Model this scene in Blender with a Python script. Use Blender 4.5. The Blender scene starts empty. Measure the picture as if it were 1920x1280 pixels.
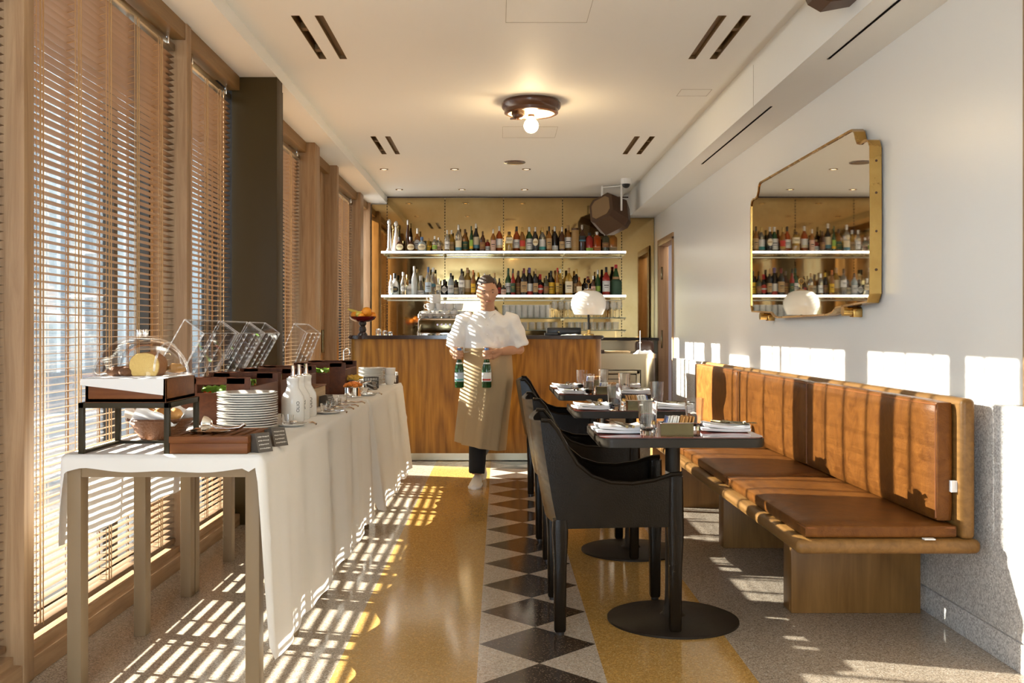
import bpy, bmesh, math, random
from mathutils import Vector, Matrix
R = math.radians
PI = math.pi
random.seed(7)
C = bpy.context.scene.collection
scene = bpy.context.scene

# ------------------------------------------------------------------ camera, sky, sun, large lights, exposure
cd = bpy.data.cameras.new('camera')
cam = bpy.data.objects.new('camera', cd)
C.objects.link(cam)
cam.location = (0, 0, 1.126)
cam.rotation_euler = (R(90), 0, 0)
cd.sensor_width = 36
cd.lens = 35
cd.shift_x = 24 / 1920
cd.shift_y = -17 / 1920
cd.clip_start = 0.05
scene.camera = cam

world = bpy.data.worlds.new('sky')
scene.world = world
world.use_nodes = True
bgn = world.node_tree.nodes['Background']
bgn.inputs[0].default_value = (0.80, 0.90, 1.0, 1)
bgn.inputs[1].default_value = 4.0

SUN_DIR = Vector((1.0, -0.27, -0.43)).normalized()
sl = bpy.data.lights.new('sun', 'SUN')
sl.energy = 24
sl.color = (1.0, 0.94, 0.82)
sl.angle = R(0.53)
sun = bpy.data.objects.new('sun', sl)
C.objects.link(sun)
sun.location = (-8, 6, 6)
sun.rotation_euler = SUN_DIR.to_track_quat('-Z', 'Y').to_euler()

al = bpy.data.lights.new('entrance_daylight', 'AREA')     # daylight of the glazed entrance behind the camera
al.shape = 'RECTANGLE'
al.size = 1.3
al.size_y = 2.2
al.energy = 40
al.color = (0.66, 0.83, 1.0)
alo = bpy.data.objects.new('entrance_daylight', al)
C.objects.link(alo)
alo.location = (-0.95, -2.45, 1.35)
alo.rotation_euler = (R(90), 0, 0)

vs = scene.view_settings
vs.view_transform = 'Standard'
vs.look = 'None'
vs.gamma = 1
vs.use_curve_mapping = False
vs.exposure = 1.15
cy = scene.cycles
cy.max_bounces = 10
cy.diffuse_bounces = 5
cy.glossy_bounces = 5
cy.transmission_bounces = 8
cy.transparent_max_bounces = 24
cy.caustics_reflective = False
cy.caustics_refractive = False
cy.sample_clamp_indirect = 8
cy.use_denoising = True

# ------------------------------------------------------------------ materials
def _m(name):
    m = bpy.data.materials.new(name)
    m.use_nodes = True
    return m, m.node_tree.nodes, m.node_tree.links, m.node_tree.nodes['Principled BSDF']

def mat(name, col, rough=0.5, metal=0.0, trans=0.0, coat=0.0, ior=1.45, bump=0.0, bscale=80, spec=0.5, sub=0):
    m, n, l, b = _m(name)
    b.inputs['Base Color'].default_value = (*col, 1)
    b.inputs['Roughness'].default_value = rough
    b.inputs['Metallic'].default_value = metal
    b.inputs['Transmission Weight'].default_value = trans
    b.inputs['Coat Weight'].default_value = coat
    b.inputs['Coat Roughness'].default_value = 0.08
    b.inputs['IOR'].default_value = ior
    b.inputs['Specular IOR Level'].default_value = spec
    tc = n.new('ShaderNodeTexCoord')
    nz = n.new('ShaderNodeTexNoise')
    nz.inputs['Scale'].default_value = bscale
    nz.inputs['Detail'].default_value = 3
    l.new(tc.outputs['Object'], nz.inputs['Vector'])
    if bump:
        bp = n.new('ShaderNodeBump')
        bp.inputs['Strength'].default_value = bump
        bp.inputs['Distance'].default_value = 0.01
        l.new(nz.outputs['Fac'], bp.inputs['Height'])
        l.new(bp.outputs['Normal'], b.inputs['Normal'])
    # a touch of surface variation
    mr = n.new('ShaderNodeMapRange')
    mr.inputs['To Min'].default_value = max(0, rough - 0.03)
    mr.inputs['To Max'].default_value = rough + 0.03
    l.new(nz.outputs['Fac'], mr.inputs['Value'])
    l.new(mr.outputs['Result'], b.inputs['Roughness'])
    return m

def ramp(n, stops):
    r = n.new('ShaderNodeValToRGB')
    e = r.color_ramp.elements
    while len(e) > 1:
        e.remove(e[-1])
    e[0].position = stops[0][0]
    e[0].color = (*stops[0][1], 1)
    for p, c in stops[1:]:
        x = e.new(p)
        x.color = (*c, 1)
    return r

def wood(name, c1, c2, axis='Z', rough=0.4, scale=1.0, cath=0.0, coat=0.0):
    m, n, l, b = _m(name)
    tc = n.new('ShaderNodeTexCoord')
    mp = n.new('ShaderNodeMapping')
    s = {'X': (1.2, 22, 22), 'Y': (22, 1.2, 22), 'Z': (22, 22, 1.2)}[axis]
    mp.inputs['Scale'].default_value = [v * scale for v in s]
    l.new(tc.outputs['Object'], mp.inputs['Vector'])
    nz = n.new('ShaderNodeTexNoise')
    nz.inputs['Scale'].default_value = 1.6
    nz.inputs['Detail'].default_value = 6
    nz.inputs['Roughness'].default_value = 0.65
    nz.inputs['Distortion'].default_value = 0.6
    l.new(mp.outputs['Vector'], nz.inputs['Vector'])
    fac = nz.outputs['Fac']
    if cath:
        mp2 = n.new('ShaderNodeMapping')
        s2 = {'X': (0.35, 3, 3), 'Y': (3, 0.35, 3), 'Z': (3, 3, 0.55)}[axis]
        mp2.inputs['Scale'].default_value = s2
        l.new(tc.outputs['Object'], mp2.inputs['Vector'])
        n2 = n.new('ShaderNodeTexNoise')
        n2.inputs['Scale'].default_value = 1.3
        n2.inputs['Detail'].default_value = 1
        l.new(mp2.outputs['Vector'], n2.inputs['Vector'])
        mu = n.new('ShaderNodeMath'); mu.operation = 'MULTIPLY'; mu.inputs[1].default_value = 16
        l.new(n2.outputs['Fac'], mu.inputs[0])
        fr = n.new('ShaderNodeMath'); fr.operation = 'PINGPONG'; fr.inputs[1].default_value = 1
        l.new(mu.outputs[0], fr.inputs[0])
        mx = n.new('ShaderNodeMix'); mx.inputs['Factor'].default_value = cath
        l.new(fac, mx.inputs['A']); l.new(fr.outputs[0], mx.inputs['B'])
        fac = mx.outputs['Result']
    r = ramp(n, [(0.28, c1), (0.72, c2)])
    l.new(fac, r.inputs['Fac'])
    l.new(r.outputs['Color'], b.inputs['Base Color'])
    b.inputs['Roughness'].default_value = rough
    b.inputs['Coat Weight'].default_value = coat
    b.inputs['Specular IOR Level'].default_value = 0.3
    b.inputs['Coat Roughness'].default_value = 0.12
    bp = n.new('ShaderNodeBump'); bp.inputs['Strength'].default_value = 0.08; bp.inputs['Distance'].default_value = 0.004
    l.new(fac, bp.inputs['Height']); l.new(bp.outputs['Normal'], b.inputs['Normal'])
    return m

def terrazzo(name, base, chips, rough=0.12, scale=260):
    m, n, l, b = _m(name)
    tc = n.new('ShaderNodeTexCoord')
    v = n.new('ShaderNodeTexVoronoi'); v.inputs['Scale'].default_value = scale
    l.new(tc.outputs['Object'], v.inputs['Vector'])
    sp = n.new('ShaderNodeSeparateColor'); l.new(v.outputs['Color'], sp.inputs['Color'])
    stops = [(0.0, base)]
    for i, (c, p) in enumerate(chips):
        stops.append((p, c))
    r = ramp(n, stops); r.color_ramp.interpolation = 'CONSTANT'
    l.new(sp.outputs[0], r.inputs['Fac'])
    v2 = n.new('ShaderNodeTexVoronoi'); v2.inputs['Scale'].default_value = scale * 0.45
    l.new(tc.outputs['Object'], v2.inputs['Vector'])
    sp2 = n.new('ShaderNodeSeparateColor'); l.new(v2.outputs['Color'], sp2.inputs['Color'])
    r2 = ramp(n, [(0.0, (0, 0, 0)), (0.86, (1, 1, 1))]); r2.color_ramp.interpolation = 'CONSTANT'
    l.new(sp2.outputs[1], r2.inputs['Fac'])
    mx = n.new('ShaderNodeMix'); mx.data_type = 'RGBA'
    l.new(r2.outputs['Color'], mx.inputs['Factor'])
    l.new(r.outputs['Color'], mx.inputs['A'])
    mx.inputs['B'].default_value = (*[min(1, c * 1.3) for c in base], 1)
    l.new(mx.outputs['Result'], b.inputs['Base Color'])
    b.inputs['Roughness'].default_value = rough
    return m

def leather(name, c1, c2, rough=0.38, bump=0.15, scale=7):
    m, n, l, b = _m(name)
    tc = n.new('ShaderNodeTexCoord')
    nz = n.new('ShaderNodeTexNoise'); nz.inputs['Scale'].default_value = scale; nz.inputs['Detail'].default_value = 8
    nz.inputs['Roughness'].default_value = 0.7; nz.inputs['Distortion'].default_value = 1.2
    l.new(tc.outputs['Object'], nz.inputs['Vector'])
    r = ramp(n, [(0.3, c1), (0.7, c2)]); l.new(nz.outputs['Fac'], r.inputs['Fac'])
    l.new(r.outputs['Color'], b.inputs['Base Color'])
    v = n.new('ShaderNodeTexVoronoi'); v.inputs['Scale'].default_value = 260
    l.new(tc.outputs['Object'], v.inputs['Vector'])
    ad = n.new('ShaderNodeMath'); ad.operation = 'MULTIPLY_ADD'; ad.inputs[1].default_value = 0.25
    l.new(v.outputs['Distance'], ad.inputs[0]); l.new(nz.outputs['Fac'], ad.inputs[2])
    bp = n.new('ShaderNodeBump'); bp.inputs['Strength'].default_value = bump; bp.inputs['Distance'].default_value = 0.02
    l.new(ad.outputs[0], bp.inputs['Height']); l.new(bp.outputs['Normal'], b.inputs['Normal'])
    b.inputs['Roughness'].default_value = rough
    b.inputs['Specular IOR Level'].default_value = 0.15
    return m

def thin_glass(name, tint=(0.97, 0.98, 0.98), gloss=1.0):
    m, n, l, b = _m(name)
    n.remove(b)
    out = n['Material Output']
    t = n.new('ShaderNodeBsdfTransparent'); t.inputs[0].default_value = (*tint, 1)
    g = n.new('ShaderNodeBsdfGlossy'); g.inputs['Roughness'].default_value = 0.03
    lw = n.new('ShaderNodeFresnel'); lw.inputs['IOR'].default_value = 1.45
    mu = n.new('ShaderNodeMath'); mu.operation = 'MULTIPLY'; mu.inputs[1].default_value = gloss
    l.new(lw.outputs[0], mu.inputs[0])
    mx = n.new('ShaderNodeMixShader')
    l.new(mu.outputs[0], mx.inputs[0]); l.new(t.outputs[0], mx.inputs[1]); l.new(g.outputs[0], mx.inputs[2])
    l.new(mx.outputs[0], out.inputs[0])
    return m

def edge_mat(name, col, k):
    m, n, l, b = _m(name)
    out = n['Material Output']
    b.inputs['Base Color'].default_value = (*col, 1); b.inputs['Roughness'].default_value = 0.1
    t = n.new('ShaderNodeBsdfTransparent')
    mx = n.new('ShaderNodeMixShader'); mx.inputs[0].default_value = k
    l.new(t.outputs[0], mx.inputs[1]); l.new(b.outputs[0], mx.inputs[2]); l.new(mx.outputs[0], out.inputs[0])
    return m

def cloth_mat(name, col, trans=0.35, scale=900, bump=0.06):
    m, n, l, b = _m(name)
    out = n['Material Output']
    b.inputs['Base Color'].default_value = (*col, 1); b.inputs['Roughness'].default_value = 0.85
    b.inputs['Specular IOR Level'].default_value = 0.15
    tc = n.new('ShaderNodeTexCoord')
    nz = n.new('ShaderNodeTexNoise'); nz.inputs['Scale'].default_value = 14; nz.inputs['Detail'].default_value = 4
    l.new(tc.outputs['Object'], nz.inputs['Vector'])
    bp = n.new('ShaderNodeBump'); bp.inputs['Strength'].default_value = bump; bp.inputs['Distance'].default_value = 0.02
    l.new(nz.outputs['Fac'], bp.inputs['Height']); l.new(bp.outputs['Normal'], b.inputs['Normal'])
    tr = n.new('ShaderNodeBsdfTranslucent'); tr.inputs[0].default_value = (*col, 1)
    mx = n.new('ShaderNodeMixShader'); mx.inputs[0].default_value = trans
    l.new(b.outputs[0], mx.inputs[1]); l.new(tr.outputs[0], mx.inputs[2]); l.new(mx.outputs[0], out.inputs[0])
    return m

def emit(name, col, s):
    m, n, l, b = _m(name)
    b.inputs['Base Color'].default_value = (*col, 1)
    b.inputs['Emission Color'].default_value = (*col, 1)
    b.inputs['Emission Strength'].default_value = s
    return m

def antique(name, c1, c2, rough):
    m, n, l, b = _m(name)
    tc = n.new('ShaderNodeTexCoord')
    nz = n.new('ShaderNodeTexNoise'); nz.inputs['Scale'].default_value = 2.2; nz.inputs['Detail'].default_value = 8; nz.inputs['Roughness'].default_value = 0.7
    l.new(tc.outputs['Object'], nz.inputs['Vector'])
    r = ramp(n, [(0.3, c1), (0.7, c2)]); l.new(nz.outputs['Fac'], r.inputs['Fac'])
    l.new(r.outputs['Color'], b.inputs['Base Color'])
    b.inputs['Metallic'].default_value = 1
    mr = n.new('ShaderNodeMapRange'); mr.inputs['From Min'].default_value = 0.45; mr.inputs['From Max'].default_value = 0.75
    mr.inputs['To Min'].default_value = rough; mr.inputs['To Max'].default_value = rough + (0.22 if rough > 0.1 else 0.10)
    l.new(nz.outputs['Fac'], mr.inputs['Value']); l.new(mr.outputs['Result'], b.inputs['Roughness'])
    return m

M = {}
M['plaster'] = mat('plaster', (0.86, 0.845, 0.79), 0.6, bump=0.02, bscale=6)
M['wallplaster'] = mat('wall_plaster', (0.84, 0.82, 0.775), 0.32, bump=0.03, bscale=3)
M['lilac'] = mat('lilac_paint', (0.48, 0.45, 0.47), 0.7)
M['oak'] = wood('oak_post', (0.24, 0.135, 0.065), (0.42, 0.27, 0.15), 'Z', 0.5)
M['oakY'] = wood('oak_rail', (0.24, 0.135, 0.065), (0.42, 0.27, 0.15), 'Y', 0.5)
M['header'] = wood('header_wood', (0.20, 0.105, 0.035), (0.27, 0.15, 0.055), 'Y', 0.5)
M['slat'] = wood('blind_slat', (0.17, 0.100, 0.054), (0.225, 0.138, 0.077), 'Y', 0.5, 0.6)
M['cord'] = mat('blind_cord', (0.45, 0.28, 0.13), 0.8)
M['walnut'] = wood('bar_walnut', (0.15, 0.055, 0.004), (0.36, 0.16, 0.018), 'Z', 0.48, 1.3, 0.25, 0.0)
M['benchX'] = wood('bench_wood', (0.14, 0.066, 0.016), (0.25, 0.125, 0.036), 'Y', 0.42, 0.8)
M['benchZ'] = wood('bench_leg_wood', (0.15, 0.068, 0.017), (0.26, 0.13, 0.038), 'Z', 0.4, 0.9, 0.2)
M['doorwood'] = wood('door_wood', (0.30, 0.17, 0.08), (0.46, 0.28, 0.14), 'Z', 0.4)
M['boxwood'] = wood('box_wood', (0.10, 0.026, 0.003), (0.20, 0.066, 0.010), 'X', 0.5)
M['crate'] = wood('crate_wood', (0.060, 0.015, 0.004), (0.115, 0.033, 0.008), 'Y', 0.5)
M['palewood'] = wood('pale_box_wood', (0.40, 0.27, 0.13), (0.55, 0.40, 0.22), 'Y', 0.5)
M['counter'] = mat('bar_counter_stone', (0.035, 0.02, 0.016), 0.12)
M['terra_grey'] = terrazzo('terrazzo_grey', (0.32, 0.262, 0.205), [((0.44, 0.37, 0.29), 0.45), ((0.22, 0.17, 0.125), 0.75), ((0.55, 0.5, 0.43), 0.92)])
M['terra_ochre'] = terrazzo('terrazzo_ochre', (0.42, 0.245, 0.068), [((0.47, 0.285, 0.09), 0.45), ((0.33, 0.185, 0.045), 0.75), ((0.56, 0.40, 0.16), 0.93)])
M['terra_dark'] = terrazzo('terrazzo_black', (0.05, 0.035, 0.025), [((0.075, 0.055, 0.04), 0.5), ((0.03, 0.02, 0.015), 0.75), ((0.20, 0.16, 0.12), 0.93)])
M['terra_light'] = terrazzo('terrazzo_light', (0.42, 0.35, 0.28), [((0.50, 0.44, 0.37), 0.45), ((0.30, 0.25, 0.20), 0.78), ((0.6, 0.56, 0.5), 0.92)])
M['terra_wall'] = terrazzo('terrazzo_wainscot', (0.50, 0.48, 0.46), [((0.62, 0.60, 0.58), 0.45), ((0.36, 0.34, 0.33), 0.72), ((0.74, 0.73, 0.71), 0.9)], 0.45, 200)
M['steelcol'] = mat('bronze_column', (0.048, 0.029, 0.007), 0.5, spec=0.25)
M['blackcol'] = mat('column_recess', (0.02, 0.014, 0.010), 0.6)
M['darkmetal'] = mat('dark_frame_metal', (0.035, 0.028, 0.022), 0.45, 0.3)
M['tabletop'] = mat('burgundy_table_laminate', (0.11, 0.018, 0.010), 0.07, coat=0.3)
M['tableedge'] = mat('black_table_edge', (0.022, 0.016, 0.010), 0.4, spec=0.25)
M['tablebase'] = mat('black_iron', (0.020, 0.014, 0.009), 0.5, spec=0.25)
M['blackleather'] = leather('black_leather', (0.007, 0.0045, 0.0025), (0.014, 0.009, 0.005), 0.19, 0.09, 4)
M['blackleather'].node_tree.nodes['Principled BSDF'].inputs['Coat Weight'].default_value = 0.0
M['blackleather'].node_tree.nodes['Principled BSDF'].inputs['Coat Roughness'].default_value = 0.12
M['tan'] = leather('tan_leather', (0.085, 0.027, 0.005), (0.185, 0.068, 0.013), 0.36, 0.12, 9)
M['piping'] = mat('tan_piping', (0.22, 0.07, 0.015), 0.5)
M['whitetag'] = mat('white_tag', (0.8, 0.8, 0.8), 0.7)
M['brass'] = antique('aged_brass', (0.38, 0.20, 0.05), (0.60, 0.38, 0.12), 0.22)
M['mirror'] = mat('mirror_silver', (0.86, 0.83, 0.75), 0.015, 1.0)
M['goldmirror'] = antique('gold_mirror', (0.36, 0.245, 0.10), (0.47, 0.335, 0.155), 0.03)
M['steel'] = mat('brushed_steel', (0.36, 0.30, 0.205), 0.32, 1.0)
M['chrome'] = mat('chrome', (0.82, 0.80, 0.77), 0.08, 1.0)
M['darksteel'] = mat('caddy_steel', (0.17, 0.135, 0.07), 0.15, 1.0)
M['ceramic'] = mat('white_ceramic', (0.80, 0.78, 0.74), 0.18, coat=0.3)
M['napkin'] = cloth_mat('white_napkin', (0.86, 0.86, 0.86), 0.12)
M['cloth'] = cloth_mat('white_tablecloth', (0.90, 0.895, 0.87), 0.22)
M['legpaint'] = mat('beige_painted_metal', (0.25, 0.175, 0.100), 0.5, spec=0.3)
M['bronze'] = mat('bronze_frame', (0.030, 0.022, 0.009), 0.5, spec=0.25)
M['acrylic'] = thin_glass('clear_acrylic', (0.99, 0.99, 0.99), 0.45)
M['acryledge'] = edge_mat('acrylic_edge_gleam', (0.9, 0.9, 0.92), 0.28)  # white mixed into the clear edge stands in for its gleam in the sun
M['pane'] = thin_glass('window_glass', (0.95, 0.97, 0.97), 0.8)
M['glass'] = mat('clear_glass', (0.98, 0.98, 0.98), 0.01, trans=1.0, ior=1.45)
M['thinglass'] = edge_mat('thin_glassware', (0.86, 0.87, 0.84), 0.20)
M['shelfglass'] = mat('shelf_glass', (0.55, 0.72, 0.66), 0.05, trans=0.7, ior=1.45)
M['led'] = emit('led_strip', (1.0, 0.88, 0.70), 3)
M['bulb'] = emit('lamp_bulb', (1.0, 0.78, 0.45), 22)
M['lampglow'] = emit('downlight_glow', (1.0, 0.72, 0.36), 3)
M['opal'] = mat('opal_glass', (0.88, 0.86, 0.80), 0.15, coat=0.4)
M['cream'] = mat('cream_enamel', (0.75, 0.66, 0.48), 0.35)
M['brown'] = mat('brown_enamel', (0.09, 0.035, 0.014), 0.25, coat=0.3)
M['speaker'] = mat('brown_speaker_box', (0.07, 0.032, 0.014), 0.4)
M['grille'] = mat('speaker_grille', (0.25, 0.155, 0.07), 0.7, bump=0.2, bscale=400)
M['white'] = mat('white_paint', (0.8, 0.78, 0.74), 0.4)
M['black'] = mat('black_plastic', (0.015, 0.013, 0.012), 0.35)
M['slate'] = mat('slate_card', (0.10, 0.085, 0.07), 0.55)
M['chalk'] = mat('chalk_writing', (0.55, 0.52, 0.47), 0.8)
M['ink'] = mat('black_lettering', (0.03, 0.03, 0.03), 0.5)
M['wicker'] = mat('wicker', (0.15, 0.052, 0.014), 0.55, bump=0.6, bscale=120)
M['bread'] = mat('bread_crumb', (0.62, 0.42, 0.14), 0.85, bump=0.5, bscale=120)
M['crust'] = mat('bread_crust', (0.30, 0.12, 0.03), 0.6, bump=0.4, bscale=60)
M['darkbread'] = mat('dark_bread', (0.13, 0.055, 0.022), 0.8, bump=0.5, bscale=90)
M['roll'] = mat('golden_roll', (0.50, 0.25, 0.07), 0.55, bump=0.2, bscale=40)
M['orange'] = mat('orange_peel', (0.90, 0.33, 0.02), 0.4, bump=0.2, bscale=200)
M['lemon'] = mat('lemon_peel', (0.72, 0.60, 0.10), 0.4, bump=0.15, bscale=150)
M['banana'] = mat('banana_peel', (0.66, 0.52, 0.10), 0.45)
M['greenleaf'] = mat('lettuce', (0.17, 0.36, 0.03), 0.5, bump=0.3, bscale=60)
M['tomato'] = mat('tomato_red', (0.62, 0.07, 0.015), 0.25)
M['apricot'] = mat('dried_apricot', (0.70, 0.20, 0.02), 0.45, bump=0.3, bscale=100)
M['yellowfruit'] = mat('yellow_fruit', (0.68, 0.42, 0.06), 0.5, bump=0.3, bscale=100)
M['redglass'] = mat('red_glass_bowl', (0.14, 0.008, 0.010), 0.06, coat=0.5)
M['darkturn'] = mat('dark_turned_stem', (0.05, 0.035, 0.03), 0.25)
M['skin'] = mat('skin', (0.46, 0.24, 0.135), 0.5)
M['hair'] = mat('dark_hair', (0.035, 0.018, 0.010), 0.5, bump=0.5, bscale=150)
M['shirt'] = cloth_mat('white_shirt', (0.84, 0.83, 0.80), 0.08, bump=0.3)
M['apron'] = cloth_mat('tan_apron', (0.46, 0.335, 0.19), 0.05, bump=0.2)
M['trouser'] = mat('black_trousers', (0.010, 0.009, 0.009), 0.85)
M['shoe'] = mat('white_shoe', (0.75, 0.70, 0.62), 0.5)
M['eye'] = mat('eye_dark', (0.03, 0.02, 0.015), 0.15)
M['lips'] = mat('lips', (0.42, 0.14, 0.09), 0.45)
M['paving'] = mat('outside_paving', (0.20, 0.20, 0.20), 0.8, bump=0.1, bscale=3)
M['facade'] = mat('outside_facade', (0.36, 0.39, 0.40), 0.7)
M['facadefin'] = mat('outside_fin', (0.78, 0.80, 0.78), 0.7)
M['facadeglass'] = mat('outside_glazing', (0.16, 0.20, 0.23), 0.08)
M['packw'] = mat('white_sugar_packet', (0.78, 0.76, 0.70), 0.6)
M['packb'] = mat('brown_sugar_packet', (0.50, 0.25, 0.07), 0.6)
M['packblue'] = mat('blue_sugar_packet', (0.12, 0.16, 0.32), 0.6)
M['groove'] = mat('joint_line', (0.42, 0.37, 0.30), 0.8)
M['vent'] = mat('vent_brown', (0.17, 0.095, 0.03), 0.5)
M['ventdark'] = mat('vent_inside', (0.012, 0.008, 0.005), 0.8)
M['darkwood'] = mat('dark_tray', (0.06, 0.03, 0.018), 0.35)

# ------------------------------------------------------------------ mesh helpers
def NB():
    return bmesh.new()

def box(bm, x0, x1, y0, y1, z0, z1, bev=0.0, seg=2):
    t = bmesh.new()
    bmesh.ops.create_cube(t, size=1)
    bmesh.ops.scale(t, vec=(abs(x1 - x0), abs(y1 - y0), abs(z1 - z0)), verts=t.verts)
    bmesh.ops.translate(t, vec=((x0 + x1) / 2, (y0 + y1) / 2, (z0 + z1) / 2), verts=t.verts)
    if bev:
        bmesh.ops.bevel(t, geom=t.edges[:], offset=bev, segments=seg, affect='EDGES', profile=0.5)
    merge(bm, t)

def merge(bm, t, mtx=None):
    if mtx is not None:
        bmesh.ops.transform(t, matrix=mtx, verts=t.verts)
    me = bpy.data.meshes.new('tmp')
    t.to_mesh(me)
    t.free()
    bm.from_mesh(me)
    bpy.data.meshes.remove(me)

def rings(bm, rs, cap0=True, cap1=True, closed=True):
    """loft a list of rings (each a list of Vectors)"""
    vv = [[bm.verts.new(p) for p in r] for r in rs]
    n = len(vv[0])
    for a, b in zip(vv[:-1], vv[1:]):
        rng = range(n) if closed else range(n - 1)
        for i in rng:
            j = (i + 1) % n
            try:
                bm.faces.new((a[i], a[j], b[j], b[i]))
            except ValueError:
                pass
    if closed and cap0:
        bm.faces.new(list(reversed(vv[0])))
    if closed and cap1:
        bm.faces.new(vv[-1])

def lathe(bm, prof, seg=24, c=(0, 0, 0), sq=0.0, cap=True):
    rs = []
    for r, z in prof:
        ring = []
        for i in range(seg):
            a = 2 * PI * (i + 0.5) / seg
            k = 1.0
            if sq:
                p = 2 + sq * 4
                k = (abs(math.cos(a)) ** p + abs(math.sin(a)) ** p) ** (-1 / p)
                k = 1 + (k - 1) * sq
            ring.append(Vector((c[0] + max(r, 1e-4) * k * math.cos(a), c[1] + max(r, 1e-4) * k * math.sin(a), c[2] + z)))
        rs.append(ring)
    rings(bm, rs, cap, cap)

def cyl(bm, c, r, z0, z1, seg=24, r2=None):
    lathe(bm, [(r, z0), (r if r2 is None else r2, z1)], seg, (c[0], c[1], 0))

def tube(bm, pts, rad, seg=8, cap=True):
    pts = [Vector(p) for p in pts]
    rad = rad if isinstance(rad, (list, tuple)) else [rad] * len(pts)
    rs = []
    up = None
    for i, p in enumerate(pts):
        if i == 0: d = pts[1] - p
        elif i == len(pts) - 1: d = p - pts[i - 1]
        else: d = (pts[i + 1] - pts[i - 1])
        d.normalize()
        if up is None:
            up = Vector((0, 0, 1)) if abs(d.z) < 0.9 else Vector((1, 0, 0))
        u = d.cross(up)
        if u.length < 1e-5: u = d.orthogonal()
        u.normalize()
        v = u.cross(d).normalized()
        up = v
        r = rad[i]
        rs.append([p + (u * math.cos(2 * PI * k / seg) + v * math.sin(2 * PI * k / seg)) * r for k in range(seg)])
    rings(bm, rs, cap, cap)

def bar(bm, a, b, r=0.005, seg=8):
    tube(bm, [a, b], r, seg)

def prism(bm, poly, axis, a, b):
    """extrude polygon (2D list) along an axis; X: poly=(y,z)  Y: poly=(x,z)  Z: poly=(x,y)"""
    def P(p, t):
        return {'X': Vector((t, p[0], p[1])), 'Y': Vector((p[0], t, p[1])), 'Z': Vector((p[0], p[1], t))}[axis]
    r0 = [bm.verts.new(P(p, a)) for p in poly]
    r1 = [bm.verts.new(P(p, b)) for p in poly]
    n = len(poly)
    for i in range(n):
        j = (i + 1) % n
        bm.faces.new((r0[i], r0[j], r1[j], r1[i]))
    bm.faces.new(list(reversed(r0)))
    bm.faces.new(r1)
    bmesh.ops.recalc_face_normals(bm, faces=bm.faces)

def ball(bm, c, r, seg=20, ry=None, rz=None, mtx=None):
    t = bmesh.new()
    bmesh.ops.create_uvsphere(t, u_segments=seg, v_segments=max(6, seg // 2 + 2), radius=1)
    bmesh.ops.scale(t, vec=(r, ry or r, rz or r), verts=t.verts)
    if mtx is not None:
        bmesh.ops.transform(t, matrix=mtx, verts=t.verts)
    bmesh.ops.translate(t, vec=c, verts=t.verts)
    merge(bm, t)

def plate_holes(bm, x0, x1, y0, y1, z, holes, flip=False):
    xs = sorted({x0, x1, *[h[0] for h in holes], *[h[1] for h in holes]})
    ys = sorted({y0, y1, *[h[2] for h in holes], *[h[3] for h in holes]})
    V = {}
    def g(x, y):
        if (x, y) not in V: V[(x, y)] = bm.verts.new((x, y, z))
        return V[(x, y)]
    for xa, xb in zip(xs[:-1], xs[1:]):
        for ya, yb in zip(ys[:-1], ys[1:]):
            cx, cyy = (xa + xb) / 2, (ya + yb) / 2
            if any(h[0] < cx < h[1] and h[2] < cyy < h[3] for h in holes): continue
            f = [g(xa, ya), g(xb, ya), g(xb, yb), g(xa, yb)]
            bm.faces.new(f if not flip else list(reversed(f)))

def obj(name, bm, m, parent=None, smooth=True, ang=38, world=False):
    if parent is not None and world:
        bmesh.ops.translate(bm, vec=-parent.location, verts=bm.verts)
    me = bpy.data.meshes.new(name)
    bm.normal_update()
    bm.to_mesh(me)
    bm.free()
    if smooth:
        me.shade_smooth()
        me.set_sharp_from_angle(angle=R(ang))
    ms = m if isinstance(m, (list, tuple)) else [m]
    for x in ms:
        me.materials.append(M[x] if isinstance(x, str) else x)
    o = bpy.data.objects.new(name, me)
    C.objects.link(o)
    if parent is not None:
        o.parent = parent
    return o

def tag(o, label, cat, group=None):
    o['label'] = label
    o['category'] = cat
    if group: o['group'] = group
    return o

def thing(name, label, cat, loc=(0, 0, 0), rz=0, group=None):
    o = bpy.data.objects.new(name, None)
    o.empty_display_size = 0.05
    C.objects.link(o)
    o.location = loc
    o.rotation_euler = (0, 0, rz)
    return tag(o, label, cat, group)

def struct(name, bm, m, parent=None, **k):
    o = obj(name, bm, m, parent, **k)
    if parent is None: o['kind'] = 'structure'
    return o

def copy_tree(o, parent=None):
    c = o.copy()
    C.objects.link(c)
    if parent is not None: c.parent = parent
    for ch in list(o.children):
        copy_tree(ch, c)
    return c

def dup(o, loc, rz=None, label=None, group=None):
    c = copy_tree(o)
    c.location = loc
    if rz is not None: c.rotation_euler = (0, 0, rz)
    if label: c['label'] = label
    if group: c['group'] = group
    return c

ORD = ['zeroth', 'first', 'second', 'third', 'fourth', 'fifth', 'sixth', 'seventh', 'eighth', 'ninth', 'tenth', 'eleventh', 'twelfth',
       'thirteenth', 'fourteenth', 'fifteenth', 'sixteenth', 'seventeenth', 'eighteenth', 'nineteenth', 'twentieth'] + \
      ['twenty-' + s for s in ('first', 'second', 'third', 'fourth', 'fifth', 'sixth', 'seventh', 'eighth', 'ninth')] + ['thirtieth'] + \
      ['thirty-' + s for s in ('first', 'second', 'third', 'fourth', 'fifth', 'sixth', 'seventh', 'eighth', 'ninth')] + ['fortieth']
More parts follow.
